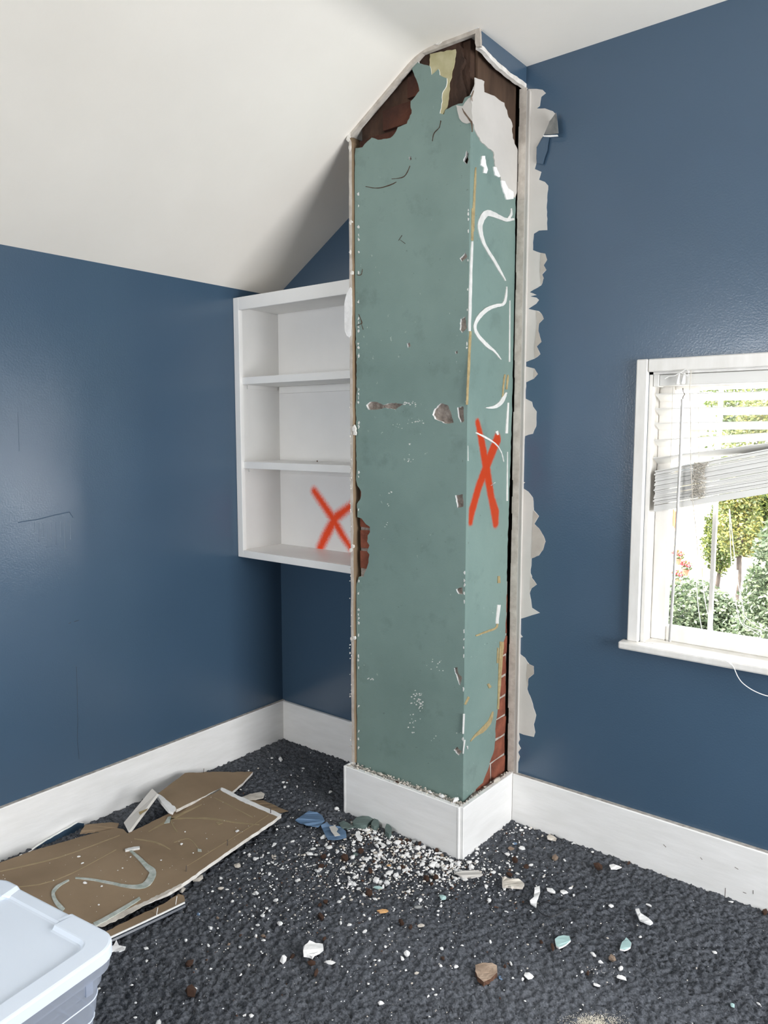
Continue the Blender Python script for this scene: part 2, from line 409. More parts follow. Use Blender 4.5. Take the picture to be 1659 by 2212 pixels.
# boxed baseboard round the chimney: three boards (mitred look from small reveals)
bc = thing('baseboard_chimney', None, None, (.967, -.18, 0), kind='structure')
bevel(B().box((BL+.012, BF, -.004), (BR-.022, BF+TB, HB)).build('board', 'trim_paint', bc), .002)
bevel(B().box((BR-TB, BF+.006, -.004), (BR, -.001, HB+.001)).build('board', 'trim_paint', bc), .002)
bevel(B().box((BL, BF-.001, -.004), (BL+.012, -TB, HB)).build('board', 'trim_paint', bc), .002)
bevel(B().box((BR-.022, BF-.001, -.004), (BR-TB+.004, BF+TB, HB-.0005)).build('corner_strip', 'trim_paint', bc), .0015)
dl = B()
for (x0, y0, x1, y1) in ((BL+.012, BF+TB, BR-TB, CF+.012), (CR-.012, CF, BR-TB, -.002)):
    dl.box((x0, y0, .10), (x1, y1, HB-.012))
dl.build('dusty_ledge', 'dusty_ledge', bc)

# small marks on the walls: dried paint drips and a hairline crack on the left wall, scuffs on the baseboard
wl = bpy.data.objects['wall_left']; ORIG['wall_left'] = Vector((0, 0, 0))
for i, (u, v0, v1) in enumerate(((74, 1128, 1150), (84, 1130, 1172), (93, 1130, 1160), (101, 1132, 1185), (110, 1130, 1165), (120, 1128, 1178), (131, 1126, 1160), (140, 1124, 1190), (152, 1122, 1165))):
    B().tube([on(u, v0, 0, .0), on(u+.5, (v0+v1)/2, 0, .0), on(u+.8, v1, 0, .0)], [.0008, .0011, .0016], 6).build('paint_drip', 'blue_wall_paint', wl)
B().tube([on(u, v, 0, 0) for u, v in ((40, 1128), (80, 1122), (120, 1112), (150, 1106), (158, 1118))], .0018, 6).build('paint_drip', 'blue_wall_paint', wl)
B().tube([on(u, v, 0, 0) for u, v in ((165, 1440), (167, 1500), (168, 1560), (167, 1600), (171, 1640))], .0006, 5).build('crack', 'dark_metal', wl)
B().tube([on(u, v, 0, 0) for u, v in ((38, 890), (40, 930), (41, 975))], .0011, 5).build('paint_ridge', 'blue_wall_paint', wl)
for u0, v0, u1, v1 in ((148, 1347, 153, 1345), (160, 1343, 170, 1340)):
    B().tube([on(u0, v0, 0, 0), on(u1, v1, 0, 0)], .0010, 5).build('scuff', 'dark_metal', wl)
bb = bpy.data.objects['baseboard_back']
for u0, v0, u1, v1 in ((1433, 1824, 1439, 1830), (1513, 1852, 1517, 1857), (1587, 1873, 1595, 1878), (1567, 1918, 1566, 1938), (1605, 1927, 1612, 1930), (1627, 1923, 1627, 1931)):
    B().tube([on(u0, v0, 1, -TB), on(u1, v1, 1, -TB)], .0009, 5).build('scuff', 'nail_metal', bb)

# ------------------------------------------------------------------ chimney
C1 = lambda p: crop(p, 700, 0, 3.016)
C2 = lambda p: crop(p, 700, 450, 3.016)
C3 = lambda p: crop(p, 700, 850, 3.016)
C4 = lambda p: crop(p, 700, 1300, 3.016)
C5 = lambda p: crop(p, 470, 580, 3.254)
CO = Vector((.96, -.15, 0))
ch = thing('chimney', 'old brick chimney in chipped teal plaster with an orange spray-painted X', 'chimney', CO)
core = B()
xl, xr = .737, CR-.018
core.prism([(xl, CF+.022, .02), (xr, CF+.022, .02), (xr, CF+.022, H+.03), (XF, CF+.022, H+.03), (xl, CF+.022, slope_at(xl)+.03)], (0, .40, 0))
core.build('core', 'soot_brown', ch)
# mortar bed seen in the small holes and along the edges (lower, cleaner part of the stack)
mb = B()
mb.box((xl-.001, CF+.0105, .02), (CR-.0115, CF+.03, 2.16)); mb.box((xr-.02, CF+.0115, .02), (CR-.0115, -.004, 2.05))
mb.build('mortar_bed', 'grey_mortar', ch)

def brick_mesh(name, l, d, h, mat, seed):
    r = random.Random(seed); b = B(); nx = 3; j = lambda a=.0022: r.uniform(-a, a)
    vs = []; 
    for ix in range(nx+1):
        for iy in (0, 1):
            for iz in (0, 1):
                vs.append((l*(ix/nx-.5)+j(.0015), d*(iy-.5)+j(), h*(iz-.5)+j()))
    fs = []
    I = lambda x, y, z: x*4+y*2+z
    for x in range(nx):
        fs += [(I(x,0,0), I(x+1,0,0), I(x+1,0,1), I(x,0,1)), (I(x,1,1), I(x+1,1,1), I(x+1,1,0), I(x,1,0)),
               (I(x,0,1), I(x+1,0,1), I(x+1,1,1), I(x,1,1)), (I(x,1,0), I(x+1,1,0), I(x+1,0,0), I(x,0,0))]
    fs += [(0, 1, 3, 2), (I(nx,0,0), I(nx,1,0), I(nx,1,1), I(nx,0,1))]
    me = bpy.data.meshes.new(name); me.from_pydata(vs, [], fs); me.materials.append(M[mat]); me.update(); return me
BM = {}
for mat in ('brick_red', 'brick_sooty'):
    for kind, l in (('full', .200), ('half', .095)):
        BM[mat, kind] = [brick_mesh('brick', l, .030, .066, mat, i) for i in range(3)]
def brick(mat, kind, c, rotz=0.0):
    o = bpy.data.objects.new('brick', random.choice(BM[mat, kind])); COL.objects.link(o)
    o.parent = ch; o.location = Vector(c)-CO; o.rotation_euler = (random.uniform(-.01, .01), random.uniform(-.012, .012), rotz)
    return o
CO_H = .0765
for k in range(2, 35):                      # courses seen where the plaster has gone
    z = .055+k*CO_H; y = CF+.022
    if z > 2.16:
        top = z+.034
        xs = [(.837, 'full'), (1.047, 'full')] if k % 2 else [(.785, 'half'), (.942, 'full'), (1.10, 'half')]
        for x, kd in xs:
            left = x-(.1 if kd == 'full' else .048)
            if top < slope_at(left)-.005: brick('brick_sooty', kd, (x, y+random.uniform(-.002, .006), z))
    elif .93 < z < 1.22 or 0.15 < z < .2:
        for x, kd in ([(.785, 'half')] if k % 2 else [(.837, 'full')]):
            brick('brick_red', kd, (x, CF+.020, z))
for k in range(0, 9):                       # right-hand side, low down by the wall
    z = .205+k*CO_H
    for y, kd in ([(-.105, 'full')] if k % 2 else [(-.052, 'half'), (-.155, 'half')]):
        o = brick('brick_red', kd, (CR-.021, y, z), math.pi/2)
B().box((CR-.03, -.22, .15), (CR-.0085, -.003, .9)).build('mortar_joint', 'mortar_light', ch)

edge = lambda v: 1016+(v-205)*(1000-1016)/(1735-205)
left_out = [(769, 1657)]
for v in range(1630, 1250, -28): left_out.append((769+random.uniform(-1, 2.2), v))
left_out += [(775, 1246), (785, 1246), (791, 1231), (796, 1215), (798, 1198), (793, 1191), (798, 1178), (793, 1170), (794, 1157), (799, 1150), (799, 1138), (790, 1132), (781, 1120), (772, 1117),
             (771, 1089), (778, 1079), (780, 1062), (772, 1049)]
for v in range(1030, 350, -26): left_out.append((769+random.uniform(-1.5, 1.5)-(3 if v < 700 else 0), v))
top_out = [(766, 338), (768, 320), (783, 318), (794, 305), (803, 297), (816, 302), (843, 298), (853, 288), (859, 275), (879, 267), (889, 245), (887, 219), (906, 196), (901, 176), (889, 146), (889, 133), (902, 121),
           (904, 136), (929, 143), (932, 162), (947, 149), (950, 162), (965, 169), (964, 186), (955, 202), (955, 219), (950, 245), (959, 247), (962, 237), (983, 227), (999, 223), (1004, 211), (1014, 206)]
front_px = rough(left_out+top_out, 1.0, 6, 3, closed=False); edge_px = [(1015, 206), (1000, 1742)]
holes_px = [[(939, 883), (952, 871), (967, 875), (972, 886), (980, 913), (962, 915), (939, 905), (934, 896)],
    [(791, 875), (799, 868), (814, 868), (828, 875), (846, 870), (872, 873), (854, 885), (833, 881), (813, 885), (796, 885)],
    [(988, 880), (1001, 878), (1002, 911), (996, 913), (990, 900)],
    [(983, 1070), (1000, 1068), (1001, 1094), (988, 1097)],
    [(1008, 325), (1012, 332), (1011, 348), (1008, 356), (1001, 348)],
    [(993, 558), (1006, 544), (1009, 556), (998, 566)],
    [(995, 689), (1006, 684), (1008, 709), (998, 720), (993, 712)],
    [(985, 1273), (999, 1269), (1000, 1284), (990, 1283)],
    [(981, 1443), (988, 1441), (991, 1456), (998, 1462), (994, 1481), (988, 1466)],
    [(980, 1620), (988, 1613), (998, 1623), (991, 1632)],
    [(879, 742), (885, 740), (887, 748), (881, 751)], [(883, 340), (888, 337), (889, 345), (885, 346)], [(983, 760), (988, 757), (989, 763), (985, 765)]]
fp = P(front_px, 1, CF) + [Vector((CR, CF, on(u, v, 1, CF).z)) for u, v in edge_px]; hp = [P(rough(h, 1.0, 4, i), 1, CF) for i, h in enumerate(holes_px)]
hp_clip = [[Vector((min(p.x, CR-.004), p.y, p.z)) for p in h] for h in hp]
fp = [Vector((CR if p.x > CR-.006 else max(p.x, .7205), p.y, p.z)) for p in fp]
B().prism(fp, (0, .012, 0), hp_clip, 0, 1, keep=lambda p: p.x > CR-.0015).build('plaster_front', ['teal_plaster', 'white_plaster'], ch)

side_edge = [Vector((CR, CF+.0121, on(u, v, 0, CR).z)) for u, v in ((1002, 1732), (1016, 205))]
side_px = [(1022, 203), (1030, 185), (1044, 190), (1048, 205), (1066, 212), (1086, 228), (1094, 250), (1103, 270), (1106, 300), (1116, 332)] + \
    [(1114, 420), (1113, 483), (1114, 616), (1109, 748), (1107, 848), (1103, 983), (1100, 1082), (1096, 1182), (1095, 1281), (1092, 1376), (1088, 1386), (1085, 1433), (1081, 1489), (1075, 1535), (1071, 1565), (1068, 1618), (1061, 1638), (1053, 1665), (1043, 1691), (1027, 1706), (1010, 1723)]
sp = side_edge + [Vector((p.x, max(min(p.y, -.004), CF+.0125), p.z)) for p in P(rough(side_px, .8, 9, 5, closed=False), 0, CR)]
rpx = lambda st: [(on(u, v, 0, CR)-CO, max(r, .3)*.00156*1.75) for u, v, r in C3(st)]
teal('teal_plaster_sprayed', [rpx([(1000, 190, 14), (1030, 330, 21), (1060, 500, 25), (1090, 680, 21), (1115, 780, 28), (1118, 838, 22)]),
                              rpx([(1128, 300, 25), (1080, 420, 23), (1010, 600, 21), (965, 760, 21), (955, 835, 14)])], .0085)
B().prism(sp, (-.012, 0, 0), (), 0, 1).build('plaster_side', ['teal_plaster_sprayed', 'white_plaster'], ch)

# layers at the broken top
B().prism(P(rough(C1([(600, 370), (650, 320), (760, 252), (885, 212), (892, 330), (912, 400), (885, 450), (893, 520), (935, 640), (905, 712), (850, 690), (780, 730), (600, 430)]), 1.5, 6, 9), 1, CF+.007), (0, .02, 0)).build('brown_coat', 'soot_brown', ch)
B().prism(P(rough(C1([(690, 352), (720, 345), (855, 320), (850, 400), (830, 480), (815, 560), (810, 640), (800, 700), (770, 755), (740, 745), (690, 520)]), 1.2, 6, 10), 1, CF+.003), (0, .004, 0)).build('wallpaper_scrap', 'cream_wallpaper', ch)
bcp = C1([(1000, 300), (1290, 545), (1290, 1010), (1200, 900), (1000, 800), (1000, 500)])
simple('brown_coat_side', (.045, .026, .016), (.095, .056, .035), 16, .96, .5, 60, .006, stretch=(1, 1, .25))
B().prism([Vector((p.x, min(p.y, -.004), p.z)) for p in P(bcp, 0, CR-.008)], (-.008, 0, 0)).build('brown_coat', 'brown_coat_side', ch)
wp = C1([(985, 505), (1045, 530), (1045, 600), (1110, 625), (1175, 670), (1195, 740), (1225, 800), (1230, 900), (1265, 985), (1272, 1100), (1262, 1250), (1245, 1290), (1200, 1225), (1160, 1190), (1150, 1150), (1115, 1080), (1105, 990), (1030, 930), (985, 850), (965, 780), (960, 640), (980, 580)])
B().prism([Vector((p.x, min(p.y, -.003), p.z)) for p in P(rough(wp, 1.2, 6, 12), 0, CR+.0035)], (-.0035, 0, 0), (), 0, 0).build('white_skim_coat', 'drywall_paper', ch)
B().prism(P(rough(C1([(860, 685), (905, 690), (940, 640), (962, 630), (964, 700), (966, 790), (930, 805), (900, 795), (880, 770)]), .8, 5, 13), 1, CF-.0025), (0, .0025, 0)).build('white_skim_coat', 'drywall_paper', ch)
for poly in ([(1105, 1085), (1125, 1090), (1150, 1150), (1140, 1155), (1115, 1140)], [(1155, 1175), (1180, 1180), (1200, 1225), (1235, 1250), (1235, 1295), (1190, 1300), (1160, 1215)],
             [(1030, 1015), (1050, 1015), (1058, 1075), (1068, 1105), (1060, 1130), (1040, 1125), (1045, 1090), (1022, 1075)]):
    B().prism(P(rough(C1(poly), .7, 5, 14), 0, CR+.004), (-.004, 0, 0)).build('plaster_flake', 'white_plaster', ch)
# crack through the white coat
B().prism(P(ribbon_px(C1([(900, 705, 5), (915, 735, 9), (945, 775, 12), (962, 805, 12), (964, 860, 4)]), 3, .4), 1, CF-.0032), (0, .001, 0)).build('crack', 'cavity_wood', ch)
B().prism(P(ribbon_px(C1([(975, 590, 6), (962, 630, 9), (966, 660, 5)]), 3, .4), 0, CR+.0042), (-.001, 0, 0)).build('crack', 'cavity_wood', ch)

BEAD_N = [0]
def bead(name, pts, cr, ax, val, out, mat, th, parent, jit=.35, k=5):
    BEAD_N[0] += 1; out += math.copysign(.00006*BEAD_N[0], val-.5 if ax == 0 else -1) if ax == 0 else 0
    r_ = ribbon_px(cr(pts), k, jit); return B().prism(P(r_, ax, val+out), ((-out*1.02) if ax == 0 else 0, (-out*1.02) if ax == 1 else 0, (-out*1.02) if ax == 2 else 0)).build(name, mat, parent)
for pts in ([(1240, 70, 14), (1190, 75, 22), (1150, 60, 24), (1100, 38, 34), (1060, 32, 40), (1030, 70, 36), (1018, 120, 30), (1030, 190, 22), (1060, 260, 18), (1110, 340, 18), (1150, 410, 14), (1185, 472, 5)],
            [(1222, 0, 6), (1220, 40, 14), (1200, 72, 16)],
            [(1192, 510, 5), (1188, 570, 14), (1170, 622, 18), (1120, 635, 22), (1060, 660, 26), (1010, 710, 26), (985, 765, 20), (1000, 820, 20), (1060, 890, 22), (1110, 930, 14), (1155, 985, 5)],
            [(1055, 1300, 5), (1110, 1295, 20), (1150, 1270, 26), (1175, 1230, 20), (1190, 1200, 8)],
            [(968, 215, 10), (960, 400, 15), (955, 600, 16), (950, 800, 14)]):
    bead('adhesive_bead', pts, C2, 0, CR, .003, 'white_glue', .003, ch)
bead('adhesive_bead', [(990, 255, 7), (1060, 290, 13), (1120, 330, 8), (1155, 380, 5), (1172, 445, 4)], C3, 0, CR, .002, 'white_glue', .002, ch)
for cr, pts in ((C1, [(990, 1090, 8), (982, 1250, 14), (970, 1508, 16)]), (C2, [(971, 0, 14), (967, 210, 12)]), (C2, [(955, 800, 14), (945, 1000, 16), (932, 1280, 12)]),
                (C2, [(1165, 1230, 8), (1170, 1150, 10), (1180, 1082, 10)]), (C2, [(1200, 1085, 8), (1196, 1130, 12), (1190, 1180, 10)]), (C4, [(1132, 130, 12), (1122, 170, 12), (1060, 195, 12), (990, 222, 8)]),
                (C4, [(1102, 715, 8), (1080, 780, 24), (1035, 835, 30), (990, 870, 14), (955, 910, 5)]), (C4, [(945, 620, 14), (920, 670, 10)]), (C4, [(1070, 535, 16), (1085, 560, 20)]),
                (C4, [(1135, 300, 8), (1132, 400, 10)]), (C3, [(1140, 1190, 14), (1142, 1235, 18)]), (C4, [(1160, 260, 26), (1150, 420, 22), (1135, 700, 10)])):
    bead('glue_stain', pts, cr, 0, CR, .0012, 'ochre_glue', .001, ch)
for pts, cr in (([(912, 730, 5), (910, 860, 7)], C4), ([(915, 900, 8), (910, 990, 6)], C4), ([(935, 940, 10), (937, 960, 5)], C4), ([(940, 340, 6), (940, 440, 6)], C3), ([(1215, 600, 4), (1212, 1000, 7)], C2),
                ([(1200, 60, 8), (1192, 260, 14)], C3), ([(1195, 380, 7), (1192, 700, 7)], C3), ([(1135, 1380, 14), (1132, 1500, 20)], C3), ([(1140, 20, 20), (1138, 110, 10)], C4),
                ([(1090, 600, 4), (1115, 578, 4)], C3), ([(1125, 245, 14), (1135, 270, 12)], C3)):
    bead('paint_scrape', pts, cr, 0, CR, .0010, 'white_glue', .001, ch, 1.2, 14)
# white scrapes on the front face
fs = B()
def scrape(cx, cy, n, sx, sy, r):
    for _ in range(n):
        u, v = random.gauss(cx, sx), random.gauss(cy, sy); a = random.uniform(.4, 1)*r
        pts = [(u+a*random.uniform(.5, 1.4)*math.cos(t), v+a*.8*random.uniform(.5, 1.3)*math.sin(t)) for t in np.linspace(0, 5.4, 6)]
        fs.prism(P(pts, 1, CF-.0008), (0, .001, 0))
for a in ((900, 1505, 16, 7, 10, 2.6), (905, 1525, 14, 6, 14, 2.2), (888, 1560, 12, 5, 14, 2), (945, 1436, 12, 11, 7, 1.6), (800, 1468, 6, 8, 1.5, 2), (880, 873, 14, 14, 3, 2.2), (897, 910, 8, 10, 2, 1.8),
          (886, 995, 8, 4, 6, 1.8), (842, 1064, 3, 2, 2, 2.2), (838, 1090, 2, 2, 2, 2), (860, 920, 9, 14, 5, 1.3), (885, 960, 4, 3, 2, 1.6), (835, 1130, 4, 4, 5, 1.3), (985, 1583, 2, 8, 3, 1.5), (935, 1600, 3, 6, 6, 1.3)):
    scrape(*a)
for v in range(400, 1640, 9):
    if random.random() < .30 and not (1040 < v < 1095 or 1108 < v < 1255):      # not where the plaster is missing
        fs.prism(P([(773+random.uniform(0, 3.2)*math.cos(t)+1, v+random.uniform(1, 5)*math.sin(t)) for t in np.linspace(0, 5.2, 6)], 1, CF-.0015), (0, .003, 0))
    if random.random() < .16:
        e = edge(v); fs.prism(P([(e-2+random.uniform(.6, 2.4)*math.cos(t), v+random.uniform(1, 6)*math.sin(t)) for t in np.linspace(0, 5.2, 6)], 1, CF-.0012), (0, .002, 0))
o = fs.build('paint_scrapes', 'white_glue', ch); o['kind'] = 'stuff'
# hairline cracks in the front
for pts, cr in (([(212, 762, 3), (240, 752, 4), (245, 740, 5), (225, 690, 3)], C2), ([(240, 745, 3), (255, 790, 3)], C2), ([(212, 434, 3), (240, 432, 4), (250, 395, 3)], C2), ([(485, 210, 3), (508, 175, 4)], C2), ([(495, 205, 3), (528, 230, 3)], C2),
                ([(760, 785, 6), (750, 830, 4), (715, 870, 5), (705, 920, 3)], C1), ([(270, 1215, 4), (350, 1225, 5), (430, 1205, 6), (470, 1185, 4)], C1), ([(440, 1165, 3), (520, 1150, 5), (560, 1080, 3)], C1)):
    bead('crack', pts, cr, 1, CF, -.0007-.00005*len(pts), 'brown_coat_side', .001, ch, .3)

# ------------------------------------------------------------------ drywall remnants round the chimney
YC, XC0, XC1 = -.314, .7035, .7170
ds = thing('drywall_strip', 'tall cut drywall edge running down the left side of the chimney', 'drywall', (.715, -.16, HB))
b = B(); zt = slope_at(XC0)-.004
lo = [(XC0, YC, HB-.002), (XC1, YC, HB-.002)]; hi = []
for i in range(60):
    z = HB+(zt+.004-HB)*i/60; lo.append((XC1+random.uniform(-.0015, .0015), YC, z+.01))
for i in range(60, 0, -1):
    z = HB+(zt-HB)*i/60; hi.append((XC0+random.uniform(-.0012, .0012), YC, z))
b.prism(lo+hi, (0, -YC-.001, 0), (), 0, 1, 1); b.build('board', ['gypsum_edge', 'brown_paper'], ds)
cr_ = B()
for _ in range(55):
    v = random.uniform(850, 1640); u = random.uniform(755, 759.5)
    p = on(u, v, 1, YC); s_ = random.uniform(.001, .0032)
    cr_.prism([p+Vector((s_*random.uniform(.5, 1.2)*math.cos(t), -.001, s_*random.uniform(.6, 1.6)*math.sin(t))) for t in np.linspace(0, 5.2, 6)], (0, .004, 0))
for (u, v, s_) in ((757, 545, .006), (758, 480, .007), (760, 590, .006), (765, 925, .010), (766, 935, .008), (762, 1180, .008), (758, 1188, .009), (765, 1378, .007), (759, 1380, .006), (753, 300, .010), (756, 320, .009), (754, 290, .012)):
    p = on(u, v, 1, YC)
    cr_.prism([p+Vector((s_*random.uniform(.5, 1.1)*math.cos(t), -.002, s_*random.uniform(.6, 1.5)*math.sin(t))) for t in np.linspace(0, 5.5, 8)], (0, .008, 0))
o = cr_.build('gypsum_crumbs', 'gypsum', ds); o['kind'] = 'stuff'
B().prism(P(rough(C5([(932, 130), (915, 160), (900, 200), (890, 260), (892, 340), (890, 430), (905, 470), (925, 485), (938, 470), (944, 300), (942, 140)]), .6, 6, 4), 1, YC-.001), (0, .002, 0)).build('torn_paper', 'white_plaster', ds)

dc = thing('drywall_trim_strip', 'ragged drywall edge left along the ceiling above the chimney', 'drywall', (.98, YC, 2.46))
rem = C1([(140, 848), (240, 742), (380, 588), (490, 470), (600, 352), (655, 306), (760, 250), (890, 192), (985, 162), (1012, 180), (985, 192), (890, 214), (775, 268), (680, 312), (640, 347), (520, 478), (400, 612), (270, 752), (168, 858)])
def under(p, y):  # keep the strip tucked against the ceiling
    return Vector((p.x, y, min(p.z, slope_at(p.x)+.01)))
outer_ = [under(p, YC) for p in P(rough(rem[:10], 1.3, 9, 21, closed=False), 1, YC)]; inner_ = [Vector((p.x, YC, min(p.z, slope_at(p.x)-.012))) for p in P(rough(rem[10:], 1.3, 9, 24, closed=False), 1, YC)]
B().prism(outer_+inner_, (0, .016, 0), (), 0, 0).build('board', 'gypsum_edge', dc)
B().prism([under(p, YC-.004) for p in P(rough(C1([(890, 196), (960, 170), (1000, 168), (1008, 182), (975, 188), (900, 210)]), 1.5, 5, 22), 1, YC-.004)], (0, .006, 0)).build('torn_paper', 'white_plaster', dc)
B().prism([under(p, YC-.004) for p in P(rough(C1([(715, 290), (780, 245), (880, 205), (882, 214), (800, 250), (740, 290)]), 1.2, 5, 23), 1, YC-.004)], (0, .006, 0)).build('torn_paper', 'gypsum', dc)

dr = thing('drywall_offcut', 'blue drywall piece left under the ceiling beside the chimney top', 'drywall', (1.225, -.15, 2.4))
XR = 1.2293
pp = P(rough(C1([(1014, 178), (1336, 424), (1328, 562), (1200, 470), (1130, 410), (1042, 312), (1014, 296)]), .7, 12, 31), 0, XR)
pp = [Vector((p.x, min(p.y, -.001), min(p.z, H))) for p in pp]
B().prism(pp, (-.0127, 0, 0), (), 0, 1).build('board', ['blue_wall_paint', 'gypsum'], dr)
lowe = C1([(1016, 296), (1042, 312), (1130, 410), (1200, 470), (1326, 560)])
B().prism([Vector((p.x, min(p.y, -.001), p.z)) for p in P(rough([(u, v-3) for u, v in lowe]+[(u-1, v+6) for u, v in lowe[::-1]], 1.0, 7, 32), 0, XR+.001)], (-.014, 0, 0)).build('torn_paper', 'gypsum', dr)
fe = C1([(984, 190), (1012, 180), (1018, 300), (990, 305), (983, 280)])
B().prism([Vector((p.x, p.y, min(p.z, H))) for p in P(rough(fe, .8, 6, 33), 1, YC-.001)], (0, .01, 0)).build('cut_edge', 'gypsum_edge', dr)

# torn paper down the wall on the right of the chimney
tw = thing('torn_wall_edge', 'strip of bare drywall with ragged torn paper beside the chimney', 'drywall', (1.24, -.003, HB))
right_px = [(1144, 192), (1159, 192), (1172, 194), (1179, 201), (1169, 209), (1166, 229), (1159, 234), (1177, 234), (1194, 240), (1199, 245), (1187, 262), (1174, 292), (1159, 318), (1159, 351), (1155, 365), (1169, 371), (1164, 388), (1177, 393), (1184, 401), (1181, 441), (1182, 497),
 (1164, 498), (1153, 505), (1152, 516), (1151, 540), (1167, 546), (1177, 548), (1181, 561), (1174, 573), (1180, 583), (1171, 593), (1174, 601), (1169, 616), (1144, 631), (1159, 637), (1145, 640), (1159, 643), (1164, 648), (1158, 656), (1141, 667), (1164, 672), (1169, 677), (1174, 689), (1164, 699), (1162, 715), (1169, 738), (1159, 748), (1167, 765), (1154, 775), (1136, 782), (1134, 791), (1154, 796), (1161, 808), (1153, 818), (1136, 826), (1135, 861), (1149, 868), (1151, 878), (1159, 889), (1158, 921), (1151, 937), (1134, 942),
 (1133, 950), (1131, 1001), (1126, 1016), (1126, 1039), (1134, 1042), (1124, 1051), (1141, 1062), (1151, 1075), (1153, 1102), (1164, 1115), (1154, 1132), (1164, 1142), (1174, 1158), (1178, 1170), (1172, 1188), (1164, 1200), (1148, 1206), (1146, 1238), (1149, 1245), (1148, 1253), (1159, 1263), (1148, 1271), (1144, 1281), (1149, 1313), (1166, 1324), (1134, 1334), (1118, 1339),
 (1124, 1350), (1118, 1363), (1129, 1376), (1116, 1381), (1117, 1406), (1134, 1421), (1144, 1436), (1153, 1456), (1141, 1466), (1139, 1489), (1148, 1512), (1158, 1545), (1153, 1565), (1156, 1582), (1153, 1592), (1131, 1587), (1121, 1583), (1123, 1598), (1119, 1605), (1125, 1617), (1119, 1625), (1123, 1635), (1120, 1645), (1111, 1650), (1106, 1662)]
lp = [(1102, 1660), (1104, 1400), (1106, 1150), (1111, 950), (1118, 748), (1127, 550), (1133, 365), (1137, 232), (1141, 192)]
B().prism(P(rough(right_px+lp, .7, 8, 41), 1, -.0015), (0, .0025, 0)).build('torn_paper', 'drywall_paper', tw)
ztop = on(1141, 190, 1, 0).z
b = B()
for i in range(40):
    z0 = HB+(ztop-HB)*i/40; z1 = HB+(ztop-HB)*(i+1)/40
    j = random.uniform(-.0016, .0016); b.box((1.2070+j, -.008+abs(j), z0), (1.2335+j*.4, .012, z1+.0005))
b.build('gypsum_edge', 'gypsum_edge', tw)
B().box((1.2325, -.0065, HB), (1.2460, .001, ztop-.01)).build('paper_joint', 'drywall_paper', tw)
B().box((1.2455, -.0095, HB), (1.2490, .001, ztop-.015)).build('paper_joint', 'drywall_paper', tw)
for poly, cr in (([(1412, 290), (1440, 295), (1452, 335), (1430, 370), (1447, 400), (1420, 430), (1430, 455), (1415, 500), (1405, 400)], C2), ([(1380, 668), (1415, 685), (1430, 720), (1400, 750), (1395, 800), (1415, 870), (1385, 900), (1408, 950), (1372, 978), (1370, 900), (1388, 750)], C2),
                 ([(1370, 1045), (1392, 1080), (1365, 1110)], C2), ([(1365, 765), (1398, 800), (1370, 850), (1400, 880), (1430, 930), (1442, 965), (1425, 1020), (1400, 1055), (1350, 1075), (1355, 900)], C3), ([(1345, 1190), (1385, 1245), (1350, 1270), (1340, 1300)], C3),
                 ([(1365, 420), (1365, 470), (1330, 500), (1325, 560), (1318, 480), (1325, 400)], C4)):
    B().prism(P(rough(cr(poly), .5, 5, 44), 1, -.0022), (0, .0020, 0)).build('torn_paper', 'drywall_paper_dark', tw)
# curling flap and hanging blue strip of paint paper
b = B(); fl_px = [[(1187, 262), (1196, 250), (1201, 243)], [(1181, 278), (1194, 268), (1204, 262)], [(1176, 291), (1192, 290), (1206, 288)]]; dy = [0, -.012, -.03]
g = [on(u, v, 1, -.003+dy[j]) for row in fl_px for j, (u, v) in enumerate(row)]
b.add(g+[p+Vector((0, .0015, 0)) for p in g], [(0, 1, 4, 3), (1, 2, 5, 4), (3, 4, 7, 6), (4, 5, 8, 7), (9, 12, 13, 10), (10, 13, 14, 11), (12, 15, 16, 13), (13, 16, 17, 14), (0, 9, 10, 1), (1, 10, 11, 2), (2, 11, 14, 5), (5, 14, 17, 8), (6, 7, 16, 15), (7, 8, 17, 16)])
b.build('curled_flap', 'grey_chip', tw)
B().prism(P(C1([(1425, 882), (1520, 878), (1524, 888), (1470, 892), (1430, 890)]), 1, -.03), (0, .003, 0)).build('torn_paper', 'white_plaster', tw)
B().prism(P(rough(C1([(1435, 890), (1468, 885), (1455, 980), (1425, 1070), (1388, 1060), (1385, 960)]), .6, 8, 45), 1, -.010), (0, .0015, 0)).build('hanging_strip', 'blue_wall_paint', tw)

# ------------------------------------------------------------------ built-in shelf in the alcove
SY = -.2556; SYB = -.016
st = thing('wall_shelf', 'white painted three-tier shelf unit with an orange sprayed X inside', 'shelf', (.355, -.13, .9))
def zon(u, v, y=SY): return on(u, v, 1, y).z
SXR = .7040
z_top, z_bot = zon(497, 645), zon(520, 1203)
zi_top = zon(515, 670); zi_bot = zon(534, 1190)
sw = on(515, 670, 1, SY).x
O5 = ORIG[st.name]
rp5 = lambda s_: [(on(u, v, 1, SYB)-O5, r*.00172*1.35) for u, v, r in C5(s_)]
q = N('shelf_back_sprayed'); c = q.ramp(q.noise(4, 4), [(.3, (.79, .78, .765)), (.7, (.84, .83, .815))])
c = q.mix(q.strokes([rp5([(680, 1565, 22), (800, 1740, 26), (880, 1880, 22), (940, 1970, 18)]), rp5([(955, 1655, 20), (830, 1750, 28), (760, 1880, 30), (720, 1965, 26)])], .019), c, (.92, .075, .012))
q.set(c, .42, .4); M['shelf_back_sprayed'] = q.m
bevel(B().box((.001, SY, z_bot), (sw, SY+.02, z_top)).build('stile', 'shelf_paint', st), .0015)
bevel(B().box((sw+.0005, SY, zi_top), (SXR, SY+.02, z_top)).build('top_rail', 'shelf_paint', st), .0015)
bevel(B().box((sw+.0005, SY, z_bot), (SXR, SY+.02, zi_bot)).build('bottom_rail', 'shelf_paint', st), .0015)
B().box((.001, SY+.0205, z_bot+.002), (.021, -.001, z_top-.01)).build('side_panel', 'shelf_paint', st)
